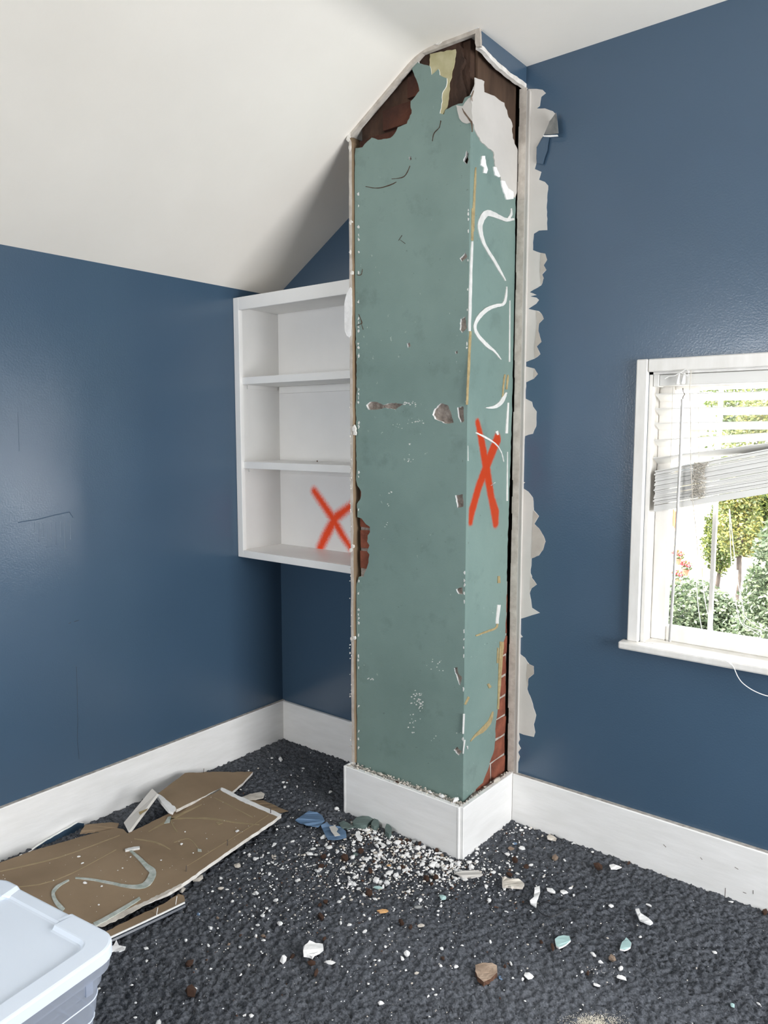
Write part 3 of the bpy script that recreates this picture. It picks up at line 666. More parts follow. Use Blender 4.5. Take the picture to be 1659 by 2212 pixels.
B().box((.0215, SYB, z_bot+.004), (SXR, -.001, z_top-.012)).build('back_panel', 'shelf_back_sprayed', st)
B().box((.0215, SY+.0205, zi_bot-.016), (SXR, SYB-.0005, zi_bot)).build('bottom_board', 'shelf_paint', st)
B().box((.0215, SY+.0205, zi_top+.012), (SXR, SYB-.0005, z_top-.012)).build('top_board', 'shelf_paint', st)
for (v0, v1) in ((815, 830.5), (997, 1011.8)):
    za, zb = zon(527, v0, SY+.012), zon(527, v1, SY+.012)
    bevel(B().box((.0215, SY+.012, zb), (SXR, SYB-.0005, za)).build('shelf_board', 'shelf_paint', st), .0012)
    bevel(B().box((.040, SYB-.018, zb-.030), (SXR-.01, SYB-.0003, zb-.0005)).build('cleat', 'shelf_paint', st), .0012)
    B().box((.0215, SY+.05, zb-.016), (.030, SYB-.02, zb-.0005)).build('cleat', 'shelf_paint', st)
o = B().tube([on(685, 996, 2, zon(527, 997)+.002)+Vector((0, 0, 0)), on(686, 996, 2, zon(527, 997)+.006)], [.003, .002], 7).build('rubble_crumb', 'brown_rubble')
tag(o, 'tiny dark crumb lying on the middle shelf board', 'rubble')

# ------------------------------------------------------------------ window and blind
w1 = thing('window_1', 'white painted window with old casing and deep sill', None, (2.08, 0, WZ0), kind='structure')
CW = .036
bevel(B().box((WX0-CW, -.020, .762), (WX0, -.0005, WZ1+.040)).build('casing', 'window_paint', w1), .003)
bevel(B().box((WX1, -.020, .762), (WX1+CW, -.0005, WZ1+.040)).build('casing', 'window_paint', w1), .003)
bevel(B().box((WX0+.0005, -.019, WZ1), (WX1-.0005, -.0005, WZ1+.0395)).build('head_casing', 'window_paint', w1), .003)
bevel(B().box((1.628, -.046, .737), (WX1+.06, -.0005, .762)).build('sill', 'window_paint', w1), .006, 2)
B().box((WX0+.0005, .0005, .7455), (WX1-.0005, .125, .761)).build('sill', 'window_paint', w1)
for x0, x1 in ((WX0-.001, WX0+.012), (WX1-.012, WX1+.001)):
    B().box((x0, .0005, .761), (x1, .13, WZ1)).build('jamb', 'window_paint', w1)
B().box((WX0, .0005, WZ1-.008), (WX1, .13, WZ1+.001)).build('jamb', 'window_paint', w1)
GX0, GX1, GZ0, GZ1 = 1.7455, 2.408, .812, 1.575
for a, b_ in (((1.696, .06, .761), (GX0, .092, WZ1-.008)), ((GX1, .06, .761), (2.458, .092, WZ1-.008)), ((GX0, .06, .761), (GX1, .092, GZ0)), ((GX0, .06, GZ1), (GX1, .092, WZ1-.008))):
    bevel(B().box(a, b_).build('sash', 'window_paint', w1), .004)
B().box((GX0-.002, .074, GZ0-.002), (GX1+.002, .078, GZ1+.002)).build('pane', 'window_glass', w1)
xm = on(1541, 1200, 1, .115).x
B().box((xm-.006, .108, .77), (xm+.006, .122, WZ1)).build('storm_bar', 'window_paint', w1)

bl = thing('venetian_blind', 'white slatted blind half raised, its slat stack hanging crooked', 'blind', (2.07, .03, 1.2))
HX0, HX1 = 1.697, 2.455
bevel(B().box((HX0+.018, .002, 1.588), (HX1, .048, 1.6225)).build('headrail', 'blind_white', bl), .002)
bevel(B().box((HX0, -.001, 1.586), (HX0+.0175, .049, 1.6245)).build('end_cap', 'blind_white', bl), .002)
def slat(x0, x1, z0, z1, tilt, y0=.004, d=.050, th=.0028, name='slat', mat='blind_white'):
    b = B(); dz = -d*math.sin(tilt); dy = d*math.cos(tilt); v = []
    for x, z in ((x0, z0), (x1, z1)):
        v += [(x, y0, z), (x, y0+dy, z+dz), (x, y0+dy, z+dz+th), (x, y0, z+th)]
    b.add(v, [(0, 1, 2, 3), (7, 6, 5, 4), (0, 4, 5, 1), (1, 5, 6, 2), (2, 6, 7, 3), (3, 7, 4, 0)])
    return b.build(name, mat, bl)
for za, zb in ((1.5615, 1.559), (1.5163, 1.516), (1.4709, 1.473), (1.4171, 1.4407), (1.3605, 1.4112)):
    zr = za+(zb-za)*(2.446-1.69)/(2.03-1.69); slat(1.704, 2.446, za, zr, .42)
NS = 22
for i in range(NS):
    t = i/(NS-1); zl = 1.3169+(1.2120-1.3169)*t; zr = 1.3925+(1.2865-1.3925)*t; j = random.uniform(-.003, .003)
    zr2 = zl+(zr-zl)*(2.44-1.711)/(2.039-1.711)
    slat(1.711+j, 2.446+j, zl, zr2, random.uniform(-.01, .03), y0=.004+random.uniform(-.002, .002), th=.0046, mat='blind_white')
zl = 1.190; zr = zl+(1.2865-1.2120)*(2.446-1.713)/(2.039-1.713)
slat(1.713, 2.446, zl, zr, 0, y0=.002, d=.052, th=.020, name='bottom_rail')
cpx = lambda pts, y: [on(u, v, 1, y) for u, v in pts]
B().tube(cpx([(1474, 862), (1469, 1000), (1462, 1130), (1454, 1270), (1446.5, 1386)], -.026), .0044, 8).build('tilt_wand', 'wand_grey', bl)
B().tube(cpx([(1474, 864), (1476, 856), (1479, 852), (1476, 846), (1475, 838)], -.02), .0014, 5).build('wand_hook', 'nail_metal', bl)
B().tube(cpx([(1493, 800), (1490, 840), (1492, 900), (1492, 1000), (1496, 1080), (1502, 1130), (1508, 1200)], -.012), .0013, 5).build('lift_cord', 'cord_tan', bl)
for u in (1453, 1508):
    B().tube(cpx([(u, 836), (u-2 if u < 1500 else u+1, 930), (u-5 if u < 1500 else u+2, 1003)], .004), .0008, 4).build('ladder_cord', 'cord_tan', bl)
    B().tube(cpx([(u+4, 836), (u+3, 930), (u, 1003)], .050), .0008, 4).build('ladder_cord', 'cord_tan', bl)
r = random.Random(5); tang = []
for i in range(110):
    t = i/109; tang.append((1513+14*math.sin(i*1.9)+r.uniform(-6, 6)-6*t, 1000+76*t+6*math.sin(i*2.7)+r.uniform(-4, 4)))
B().tube([on(u, v, 1, -.004+r.uniform(-.006, .002)) for u, v in catmull(tang, 3)], .0011, 4).build('tangled_cord', 'cord_tan', bl)
for cx, cy in ((1465, 822), (1476, 821)):
    B().tube(cpx([(cx+3, cy-16), (cx+1, cy-8), (cx, cy), (cx-1, cy+7), (cx-1, cy+9)], -.014), [.002, .005, .0065, .007, .004], 8).build('tassel', 'cord_white', bl)
B().tube(cpx([(1436, 818), (1444, 813), (1456, 812), (1470, 805), (1482, 797), (1488, 803), (1486, 812), (1472, 806)], -.0225), .0014, 5).build('lift_cord', 'cord_white', bl)
for pts, y in (([(1500, 1110), (1503, 1200), (1507, 1300), (1517, 1365)], .030), ([(1503, 1170), (1515, 1240), (1525, 1310), (1540, 1362)], .032), ([(1575, 1100), (1580, 1220), (1588, 1290), (1600, 1345), (1625, 1362), (1640, 1372)], .034),
               ([(1576, 1100), (1590, 1230), (1604, 1310), (1612, 1335), (1650, 1360), (1690, 1370)], .036), ([(1612, 1335), (1608, 1350), (1640, 1362)], .035)):
    B().tube([Vector((p.x, p.y, max(p.z, .7625))) for p in cpx(catmull(pts, 4), y)], .0011, 5).build('lift_cord', 'cord_white', bl)
lc = [on(1560, 1424, 2, .7635), on(1575, 1432, 2, .7635), on(1584, 1440, 1, -.049), on(1594, 1462, 1, -.049), on(1607, 1478, 1, -.045), on(1632, 1494, 1, -.03), on(1665, 1505, 1, -.012), on(1720, 1512, 1, -.008)]
B().tube([Vector(p) for p in catmull([tuple(p) for p in lc], 4)], .0013, 5).build('lift_cord', 'cord_white', bl)

# ------------------------------------------------------------------ drywall sheets on the floor
C7 = lambda p: crop(p, 0, 1600, 2.552)
def sheet(px, z, th, mats, name, parent, seed, amp=.8, extra=(), step=8):
    pts = P(rough(C7(px), amp, step, seed, closed=False), 2, z) + [Vector(e) for e in extra]
    return B().prism(pts, (0, 0, -th), (), 0, 1, 2 if len(mats) > 2 else 1).build(name, mats, parent)
bp = thing('drywall_sheet', 'large torn sheet of brown-backed drywall lying on the carpet', 'drywall', (.35, -1.05, .0))
ZP = .046
big = [(0, 672), (180, 606), (420, 536), (640, 480), (680, 488), (702, 510), (800, 465), (932, 400), (1060, 345), (1190, 283), (1226, 262), (1320, 312), (1420, 352), (1490, 382), (1550, 408), (1500, 446), (1350, 545), (1150, 684), (1040, 765), (940, 828), (760, 905), (540, 1002)]
sheet(big, ZP, .0125, ['brown_paper', 'gypsum', 'blue_wall_paint'], 'board', bp, 51, .7, [(.585, -1.42, ZP), (.50, -1.62, ZP), (.10, -1.62, ZP), (.06, -1.45, ZP)])
S7 = [(1222, 258), (1310, 302), (1420, 348), (1552, 405), (1535, 420), (1490, 402), (1400, 362), (1310, 322), (1216, 272)]
B().prism(P(rough(C7(S7), .9, 6, 52), 2, ZP+.0008), (0, 0, -.0012)).build('torn_paper', 'white_plaster', bp)
B().prism(P(rough(C7([(500, 1010), (600, 980), (700, 930), (780, 895), (905, 835), (1000, 785), (1000, 800), (910, 850), (800, 905), (740, 940), (620, 1000), (560, 1026)]), 1.2, 6, 53), 2, ZP+.0006), (0, 0, -.0012)).build('torn_paper', 'cream_plaster', bp)
for pts, mat, h in (([(715, 600, 10), (760, 640, 16), (810, 690, 26), (842, 725, 38), (815, 780, 34), (770, 802, 22), (700, 800, 14), (600, 780, 11), (500, 762, 9), (415, 754, 5)], 'pale_green_glue', .003),
                    ([(380, 766, 6), (320, 800, 14), (292, 840, 18), (312, 890, 22), (350, 930, 22)], 'pale_green_glue', .003), ([(772, 866, 14), (700, 910, 18), (600, 970, 20), (520, 1012, 22)], 'pale_green_glue', .003),
                    ([(690, 600, 8), (730, 592, 12), (770, 586, 10)], 'white_glue', .006)):
    B().prism(P(ribbon_px(C7(pts), 5, .3), 2, ZP+h), (0, 0, -h)).build('adhesive_bead', mat, bp)
for pts in ([(1112, 350, 6), (1040, 385, 9), (940, 432, 12), (880, 465, 8), (820, 500, 4)], [(940, 430, 6), (1060, 425, 8), (1180, 430, 9), (1300, 450, 7), (1430, 462, 5)], [(940, 432, 6), (955, 470, 8), (978, 502, 5)],
            [(1180, 312, 4), (1290, 368, 5), (1392, 422, 4)], [(0, 815, 4), (300, 770, 4), (640, 600, 4)], [(0, 720, 5), (330, 640, 5), (660, 520, 4)], [(740, 540, 5), (860, 560, 8), (940, 600, 5)], [(960, 560, 4), (1040, 540, 5), (1095, 595, 4)], [(1030, 690, 3), (1240, 560, 3), (1480, 410, 3)]):
    B().prism(P(ribbon_px(C7(pts), 4, .3), 2, ZP+.0007), (0, 0, -.001)).build('glue_stain', 'brown_paper_stain', bp)
for poly, mat in (([(1190, 450), (1215, 443), (1228, 452), (1205, 462)], 'brown_paper_stain'), ([(925, 420), (945, 415), (935, 450), (905, 455)], 'pale_green_glue'), ([(1090, 595), (1110, 598), (1112, 610), (1090, 608)], 'pale_green_glue')):
    B().prism(P(C7(poly), 2, ZP+.002), (0, 0, -.002)).build('glue_blob', mat, bp)
for (u0, v0, u1, v1) in ((1254, 578, 1246, 542), (1027, 722, 1023, 690), (1492, 400, 1490, 376)):
    a = on(*C7([(u0, v0)])[0], 2, ZP); h = Vector((-.004, .004, .018)); B().tube([a, a+h], .0016, 6).build('nail', 'nail_metal', bp)

# smaller sheet behind it, tilted
s2 = thing('drywall_sheet', 'smaller broken brown drywall piece propped behind the large sheet', 'drywall', (.27, -.62, 0))
def tri_plane(uvz):
    a, b_, c_ = [on(u, v, 2, z) for u, v, z in uvz]; n_ = (b_-a).cross(c_-a).normalized()
    return a, n_ if n_.z > 0 else -n_
def on_plane(u, v, pl):
    d = FW + RT*((u-IW/2)/FPX) - UP*((v-IH/2)/FPX); return CAM + d*((pl[0]-CAM).dot(pl[1])/d.dot(pl[1]))
pl = tri_plane(((345, 1712, .085), (546, 1668, .016), (500, 1712, .030)))
B().prism([on_plane(u, v, pl) for u, v in rough(C7([(870, 292), (1020, 178), (1130, 172), (1395, 172), (1340, 232), (1280, 281), (1222, 258), (1190, 274), (1060, 337), (975, 378), (965, 370), (940, 360)]), .7, 8, 61)], -pl[1]*.0125, (), 0, 1).build('board', ['brown_paper', 'gypsum'], s2)
B().prism([on_plane(u, v, pl)+pl[1]*.001 for u, v in rough(C7([(862, 290), (905, 315), (940, 345), (970, 372), (955, 396), (930, 385), (900, 350), (872, 312)]), .9, 5, 62)], -pl[1]*.010).build('broken_edge', 'white_plaster', s2)
a = on_plane(*C7([(1122, 178)])[0], pl); B().tube([a, a+Vector((.0, .002, .018))], .0014, 6).build('nail', 'nail_metal', s2)
# lower sheet under the large one: brown top, blue-black painted underside and metal corner bead
s3 = thing('drywall_sheet', 'narrow brown drywall strip with dark metal corner bead beneath the large sheet', 'drywall', (.62, -1.25, 0))
low = [(560, 1062), (760, 965), (900, 900), (985, 845), (1012, 852), (1022, 884), (900, 945), (760, 1010), (592, 1088)]
pts = P(rough(C7(low), .8, 8, 71), 2, .030); pts = [Vector((p.x, max(p.y, -1.50), p.z)) for p in pts]
B().prism(pts, (0, 0, -.013), (), 0, 1, 1).build('board', ['brown_paper', 'dark_metal'], s3)
e = [on(*p, 2, .028) for p in C7([(586, 1096), (760, 1016), (900, 950), (1018, 893)])]
B().tube(e, .003, 6).build('corner_bead', 'cord_white', s3)
e2 = [p-Vector((0, 0, .010)) for p in e]; B().tube(e2, .006, 6).build('corner_bead', 'dark_metal', s3)
for (u, v) in ((862, 968), (968, 905)):
    p = on(*C7([(u, v)])[0], 2, .029); B().tube([p, p+Vector((-.006, .01, .02))], .0012, 5).build('nail', 'cord_white', s3)
# white shard leaning on the sheets
ls = thing('plaster_shard', 'long white broken strip leaning between the drywall sheets', 'plaster', (.2, -.93, 0))
qd = C7([(682, 452), (838, 264), (866, 292), (708, 504)]); zz = (.050, .125, .118, .046)
B().prism([on(*p, 2, z) for p, z in zip(qd, zz)], (.005, .005, -.005)).build('strip', 'drywall_paper', ls)
B().prism([on(*p, 2, z)+Vector((0, 0, .0015)) for p, z in zip(C7([(765, 395), (815, 375), (810, 385), (770, 410)]), (.082, .098, .096, .080))], (0, 0, -.001)).build('paint_smear', 'ochre_glue', ls)
# blue painted piece standing against the baseboard
o = B().prism([Vector((max(p.x, .024), p.y, p.z)) for p in P(rough(C7([(60, 660), (172, 608), (260, 548), (430, 452), (464, 456), (462, 474), (445, 500), (300, 560), (100, 660)]), .5, 8, 81), 0, .034)], (-.010, 0, 0), (), 0, 1).build('drywall_piece', ['blue_wall_paint', 'white_plaster'])
tag(o, 'blue painted drywall sliver standing against the white baseboard', 'drywall')
o = B().prism([on(u, v, 2, .040+.006*random.random()) for u, v in rough(C7([(440, 510), (470, 462), (530, 458), (600, 450), (655, 455), (645, 480), (540, 498)]), .9, 6, 82)], (0, 0, -.004)).build('paper_scrap', 'brown_paper')
tag(o, 'torn brown paper scrap behind the large drywall sheet', 'paper')

# ------------------------------------------------------------------ storage box
ang = math.radians(7.1); ex = Vector((math.cos(ang), math.sin(ang), 0)); ey = Vector((-math.sin(ang), math.cos(ang), 0))
LX, LY, LH = .46, .60, .36
corner = Vector((1.1465, -1.577, 0)); bc0 = corner-ex*LX/2-ey*LY/2
bx = thing('storage_box', 'translucent plastic storage box with a pale blue-white lid', 'box', bc0)
def rrect(hx, hy, rad, z, n=7, per=10):
    pts = []
    for cx, cy, a0 in ((1, 1, 0), (-1, 1, 90), (-1, -1, 180), (1, -1, 270)):
        for i in range(n):
            a = math.radians(a0+90*i/(n-1)); pts.append((cx*(hx-rad)+rad*math.cos(a), cy*(hy-rad)+rad*math.sin(a)))
        a1 = math.radians(a0+90); sx, sy = pts[-1]
        nx_, ny_ = {0: (-(hx-rad), hy), 90: (-hx, -(hy-rad)), 180: (hx-rad, -hy), 270: (hx, hy-rad)}[a0]
        for i in range(1, per): pts.append((sx+(nx_-sx)*i/per, sy+(ny_-sy)*i/per))
    return [(x, y, z) for x, y in pts]
def loft(loops, close=True):
    b = B(); n_ = len(loops[0]); b.v = [bc0+ex*x+ey*y+Vector((0, 0, z)) for l in loops for x, y, z in l]
    for i in range(len(loops)-1):
        for j in range(n_): b.f.append((i*n_+j, i*n_+(j+1) % n_, (i+1)*n_+(j+1) % n_, (i+1)*n_+j)); b.m.append(0)
    if close: b.f.append(tuple((len(loops)-1)*n_+j for j in range(n_))); b.m.append(0)
    return b
hx, hy = LX/2, LY/2
def rim(loop, dz, inset):   # the rim is notched low between the two corner blocks on the short side
    out = []
    for x, y, z in loop:
        notch = (y > hy-.09 and -.135 < x < .06) or (y < -hy+.09 and -.06 < x < .135)
        out.append((x, y+(inset if y > 0 else -inset) if notch else y, z-dz if notch else z))
    return out
PER = 34
R_ = lambda a, b_, r_, z: rrect(a, b_, r_, z, 8, PER)
lid = [R_(hx-.004, hy-.004, .052, LH-.030), R_(hx, hy, .055, LH-.028), rim(R_(hx, hy, .055, LH-.005), .006, 0), rim(R_(hx-.002, hy-.002, .053, LH-.0015), .006, 0), rim(R_(hx-.006, hy-.006, .05, LH), .006, 0),
       rim(R_(hx-.045, hy-.045, .030, LH), .006, .018), rim(R_(hx-.048, hy-.048, .028, LH-.001), .005, .018), rim(R_(hx-.053, hy-.053, .025, LH-.009), 0, .018), rim(R_(hx-.058, hy-.058, .022, LH-.010), 0, .018)]
lo_ = loft(lid).build('lid', 'lid_plastic', bx)
m = lo_.modifiers.new('thick', 'SOLIDIFY'); m.thickness = .002; m.offset = -1
body = [R_(hx-.004, hy-.004, .052, LH-.0285), R_(hx-.005, hy-.005, .052, LH-.052), R_(hx-.018, hy-.018, .046, LH-.060), R_(hx-.020, hy-.020, .045, LH-.085), R_(hx-.026, hy-.026, .042, LH-.088), R_(hx-.031, hy-.031, .04, LH-.15), R_(hx-.034, hy-.034, .04, LH-.153),
        R_(hx-.039, hy-.039, .038, .14), R_(hx-.042, hy-.042, .038, .137), R_(hx-.052, hy-.052, .035, .008), R_(hx-.060, hy-.060, .03, .003)]
bo_ = loft(body).build('body', 'clear_plastic', bx)
for i in range(3):
    z = LH-.115-i*.05; k = .0275+.0055*i
    lp_ = rrect(hx-k, hy-k, .042, z, 6, 2); lp_ = [bc0+ex*x+ey*y+Vector((0, 0, z_)) for x, y, z_ in lp_]
    B().tube(lp_+lp_[:1], .0016, 5).build('rib', 'lid_plastic', bx)
p0 = bc0+ex*(hx-.020)+ey*(hy-.075)
B().box((p0.x-.004, p0.y-.008, LH-.088), (p0.x+.004, p0.y+.008, LH-.058)).build('rib', 'clear_plastic', bx)

# ------------------------------------------------------------------ rubble
ICO = [(0, .526, .851), (0, -.526, .851), (0, .526, -.851), (0, -.526, -.851), (.526, .851, 0), (-.526, .851, 0), (.526, -.851, 0), (-.526, -.851, 0), (.851, 0, .526), (-.851, 0, .526), (.851, 0, -.526), (-.851, 0, -.526)]
ICF = [(0, 1, 8), (0, 9, 1), (0, 4, 5), (0, 8, 4), (0, 5, 9), (1, 9, 7), (1, 7, 6), (1, 6, 8), (2, 3, 11), (2, 10, 3), (2, 5, 4), (2, 4, 10), (2, 11, 5), (3, 6, 7), (3, 10, 6), (3, 7, 11), (4, 8, 10), (5, 11, 9), (6, 10, 8), (7, 9, 11)]
def chip_verts(r_, fl_):
    sx, sy = r_.uniform(.75, 1.2), r_.uniform(.55, 1.0)
    return [(x*sx*r_.uniform(.55, 1.2)*.5, y*sy*r_.uniform(.55, 1.2)*.5, (z*r_.uniform(.75, 1.1)*.5)*fl_) for x, y, z in ICO]
CHM = {}
def chip_meshes(mat, fl_, n_=10):
    if (mat, fl_) not in CHM:
        L = []
        for i in range(n_):
            vs_ = chip_verts(random.Random(hash((i, fl_)) % 9999), fl_); mz = min(v[2] for v in vs_)
            me = bpy.data.meshes.new('chip'); me.from_pydata([(x, y, z-mz) for x, y, z in vs_], [], ICF); me.materials.append(M[mat]); me.update(); L.append(me)
        CHM[mat, fl_] = L
    return CHM[mat, fl_]
def px_m(p): return (p-CAM).dot(FW)/FPX
ZC = .0045
from_corner = lambda p: ((p-bc0).dot(ex), (p-bc0).dot(ey))
BIGW = [(p.x, p.y) for p in P(C7(big), 2, .03)] + [(.585, -1.42), (.50, -1.62), (.10, -1.62)]
LOWW = [(p.x, p.y) for p in pts]
S2W = [(p.x, p.y) for p in P(C7([(870, 292), (1020, 178), (1395, 172), (1280, 285), (960, 385)]), 2, .03)]
def inside(x, y, poly):
    c_ = False; n_ = len(poly)
    for i in range(n_):
        (x1, y1), (x2, y2) = poly[i], poly[i-1]
        if (y1 > y) != (y2 > y) and x < (x2-x1)*(y-y1)/(y2-y1)+x1: c_ = not c_
    return c_
def blocked(p, s_=0.0, sheets=True):
    if p.x < TB+s_ or p.y > -TB-s_: return True
    if BL-s_ < p.x < BR+s_ and p.y > BF-s_: return True
    lx_, ly_ = from_corner(p)
    if abs(lx_) < hx and abs(ly_) < hy: return True
    return sheets and (inside(p.x, p.y, BIGW) or inside(p.x, p.y, LOWW) or inside(p.x, p.y, S2W))
def zone(p):
    x, y = p.x, p.y
    if y > BF-.16 and BL-.10 < x < BR: return 'heaped against the chimney baseboard', 'at the chimney foot'
    if x >= BR and y > -.30: return 'near the corner where chimney baseboard meets the wall', 'in the wall corner'
    if x < BL-.02 and y > -.42: return 'in the shaded alcove under the shelf', 'in the alcove'
    if x < .66 and y < -.45: return 'near the front edge of the drywall sheet', 'beside the drywall sheet'
    if y > -.45: return 'along the long baseboard below the window', 'by the long baseboard'
    if y > -.85: return 'in front of the chimney among the rubble', 'in front of the chimney'
    if x < 1.35: return 'on open carpet beside the storage box', 'near the storage box'
    return 'on open carpet away from the walls', 'on the open carpet'
def white_label(p, s_):
    z_ = zone(p); big_ = s_ > .013
    return (('chunky' if big_ else 'small')+' white plaster chip '+z_[0], 'plaster chip', ('chunky' if big_ else 'small')+' white plaster chips '+z_[1])
def brown_label(p, s_):
    z_ = zone(p); big_ = s_ > .017
    return (('large' if big_ else 'small')+' dark brown brick fragment '+z_[0], 'brick fragment', ('large' if big_ else 'small')+' brown brick fragments '+z_[1])
def frag(u, v, w_px, mat, label, cat, group, name, fl_=.55, asp=None, z=None, ang_=None):
    p = on(u, v, 2, ZC); s_ = w_px*px_m(p)
    if blocked(p, s_*.5, False):        # nudge clear of the skirting
        if p.y > BF-s_*.55 and BL-.02 < p.x < BR-.05: p.y = BF-s_*.56
        elif p.y > BF-s_*.5 and p.x < BR+s_*.56 and p.x > BL: p.x = BR+s_*.56
        p.x = max(p.x, TB+s_*.56); p.y = min(p.y, -TB-s_*.56)
    o = bpy.data.objects.new(name, random.choice(chip_meshes(mat, fl_))); COL.objects.link(o)
    o.location = (p.x, p.y, (ZC-.003) if z is None else z); o.rotation_euler = (0, 0, random.uniform(0, 6.28) if ang_ is None else ang_)
    a_ = asp or random.uniform(.8, 1.3); o.scale = (s_*a_, s_/a_, s_)
    if callable(label): label, cat, group = label(p, s_)
    return tag(o, label, cat, group)
LW = (white_label, None, None)
LBK = (brown_label, None, None)
whites = [(811,1844,14),(846,1858,12),(903,1849,13),(841,1886,20),(855,1893,16),(836,1911,19),(757,1910,18),(766,1908,12),(882,1926,14),(876,1934,11),(788,2013,12),(878,2062,20),(857,2056,9),(869,2071,12),(713,2080,20),(985,2088,14),(1059,2035,12),(955,2050,11),(998,2042,9),(1057,1947,14),(840,2007,10),
 (1127,1834,20),(1096,1846,16),(1118,1887,12),(1032,1835,10),(1089,1918,12),(1191,1927,22),(1219,1929,22),(1232,1919,10),(1239,1935,10),(1320,1958,12),(1401,1955,14),(1383,2023,11),(1281,2062,14),(1297,2079,12),(1342,2093,17),(1342,2113,24),(1289,2128,18),(1257,2101,11),(1142,2110,24),(1129,2115,10),
 (1579,1948,12),(1544,2057,12),(1639,2168,9),(1460,2033,6),(1280,1840,9),(1241,1820,12),(1260,2170,9),(455,2006,12),(401,2033,12),(568,1980,13),(604,1996,20),(613,2076,25),(569,2031,10),(553,2022,10),(518,2046,10),(538,2085,9),(512,2149,11),(542,2195,13),(528,2192,9),(601,2115,9),(342,2209,16),(423,2134,9),
 (316,2049,10),(214,2135,9),(293,2165,8),(292,2198,8),(289,2070,6),(513,1871,20),(551,1857,15),(613,1833,10),(610,1876,10),(477,1897,12),(477,1920,14),(490,1921,8),(502,1948,10),(582,1889,14),(669,1845,16),(683,1846,12),(685,1882,15),(704,1825,14),(582,1968,9),(588,1850,10),(580,1842,9),(594,1855,8),(589,1863,11),(595,1867,9),(580,1866,8),
 (593,1824,11),(759,1909,20),(742,1939,11),(759,1944,10),(736,1995,11),(754,1998,14),(545,2006,8),(552,2022,8),(819,2074,9),(900,2102,11),(890,2123,8),(796,2124,7),(823,2167,14),(942,2149,10),(719,2203,7),(755,2050,8),(927,2196,7),(941,2182,7),(1108,2113,8),(751,2098,7),(1304,1957,6),(606,1642,13),(655,1660,7),(520,1705,8),(534,1705,6),
 (713,1711,12),(728,1748,14),(612,1690,9),(642,1700,8),(712,1790,12),(695,1772,10),(955,1872,14),(985,1880,12),(1000,1872,11),(975,1868,12),(1020,1872,14),(1030,1862,12),(930,1870,13),(915,1862,10),(870,1850,12),(1045,1878,10),(800,1900,9),(770,1895,9)]
used_w = 0
for (u, v, w_) in whites:
    frag(u, v, w_, 'cream_plaster' if random.random() < .08 else 'white_plaster', *LW, 'plaster_chip', random.choice((.4, .55, .7))); used_w += 1
for (u, v, w_) in [(864,1818,13),(879,1816,10),(906,1823,11),(945,1839,14),(745,1858,24),(779,1842,18),(800,1883,15),(922,1902,20),(941,1898,15),(932,1910,12),(798,1933,24),(867,1997,18),(887,2006,16),(956,2071,11),(1101,1892,16),(1112,1862,20),(1138,1875,15),(1130,1949,8),(1292,1877,26),(1358,1866,10),(1193,2047,18),(1169,2037,12),
                   (1270,2105,13),(1091,2090,12),(411,2149,32),(408,2085,20),(632,2067,15),(672,2084,20),(682,2106,20),(691,1957,14),(704,1950,14),(693,1983,20),(699,1854,18),(693,1874,16),(1080,2156,7),(700,2030,13),(1652,1974,20),(560,1897,8),(520,2021,9),(810,1864,12),(870,1876,14),(1060,1890,9),(845,1800,9)]:
    frag(u, v, w_, 'brown_rubble', *LBK, 'brick_fragment', random.choice((.7, .85)))
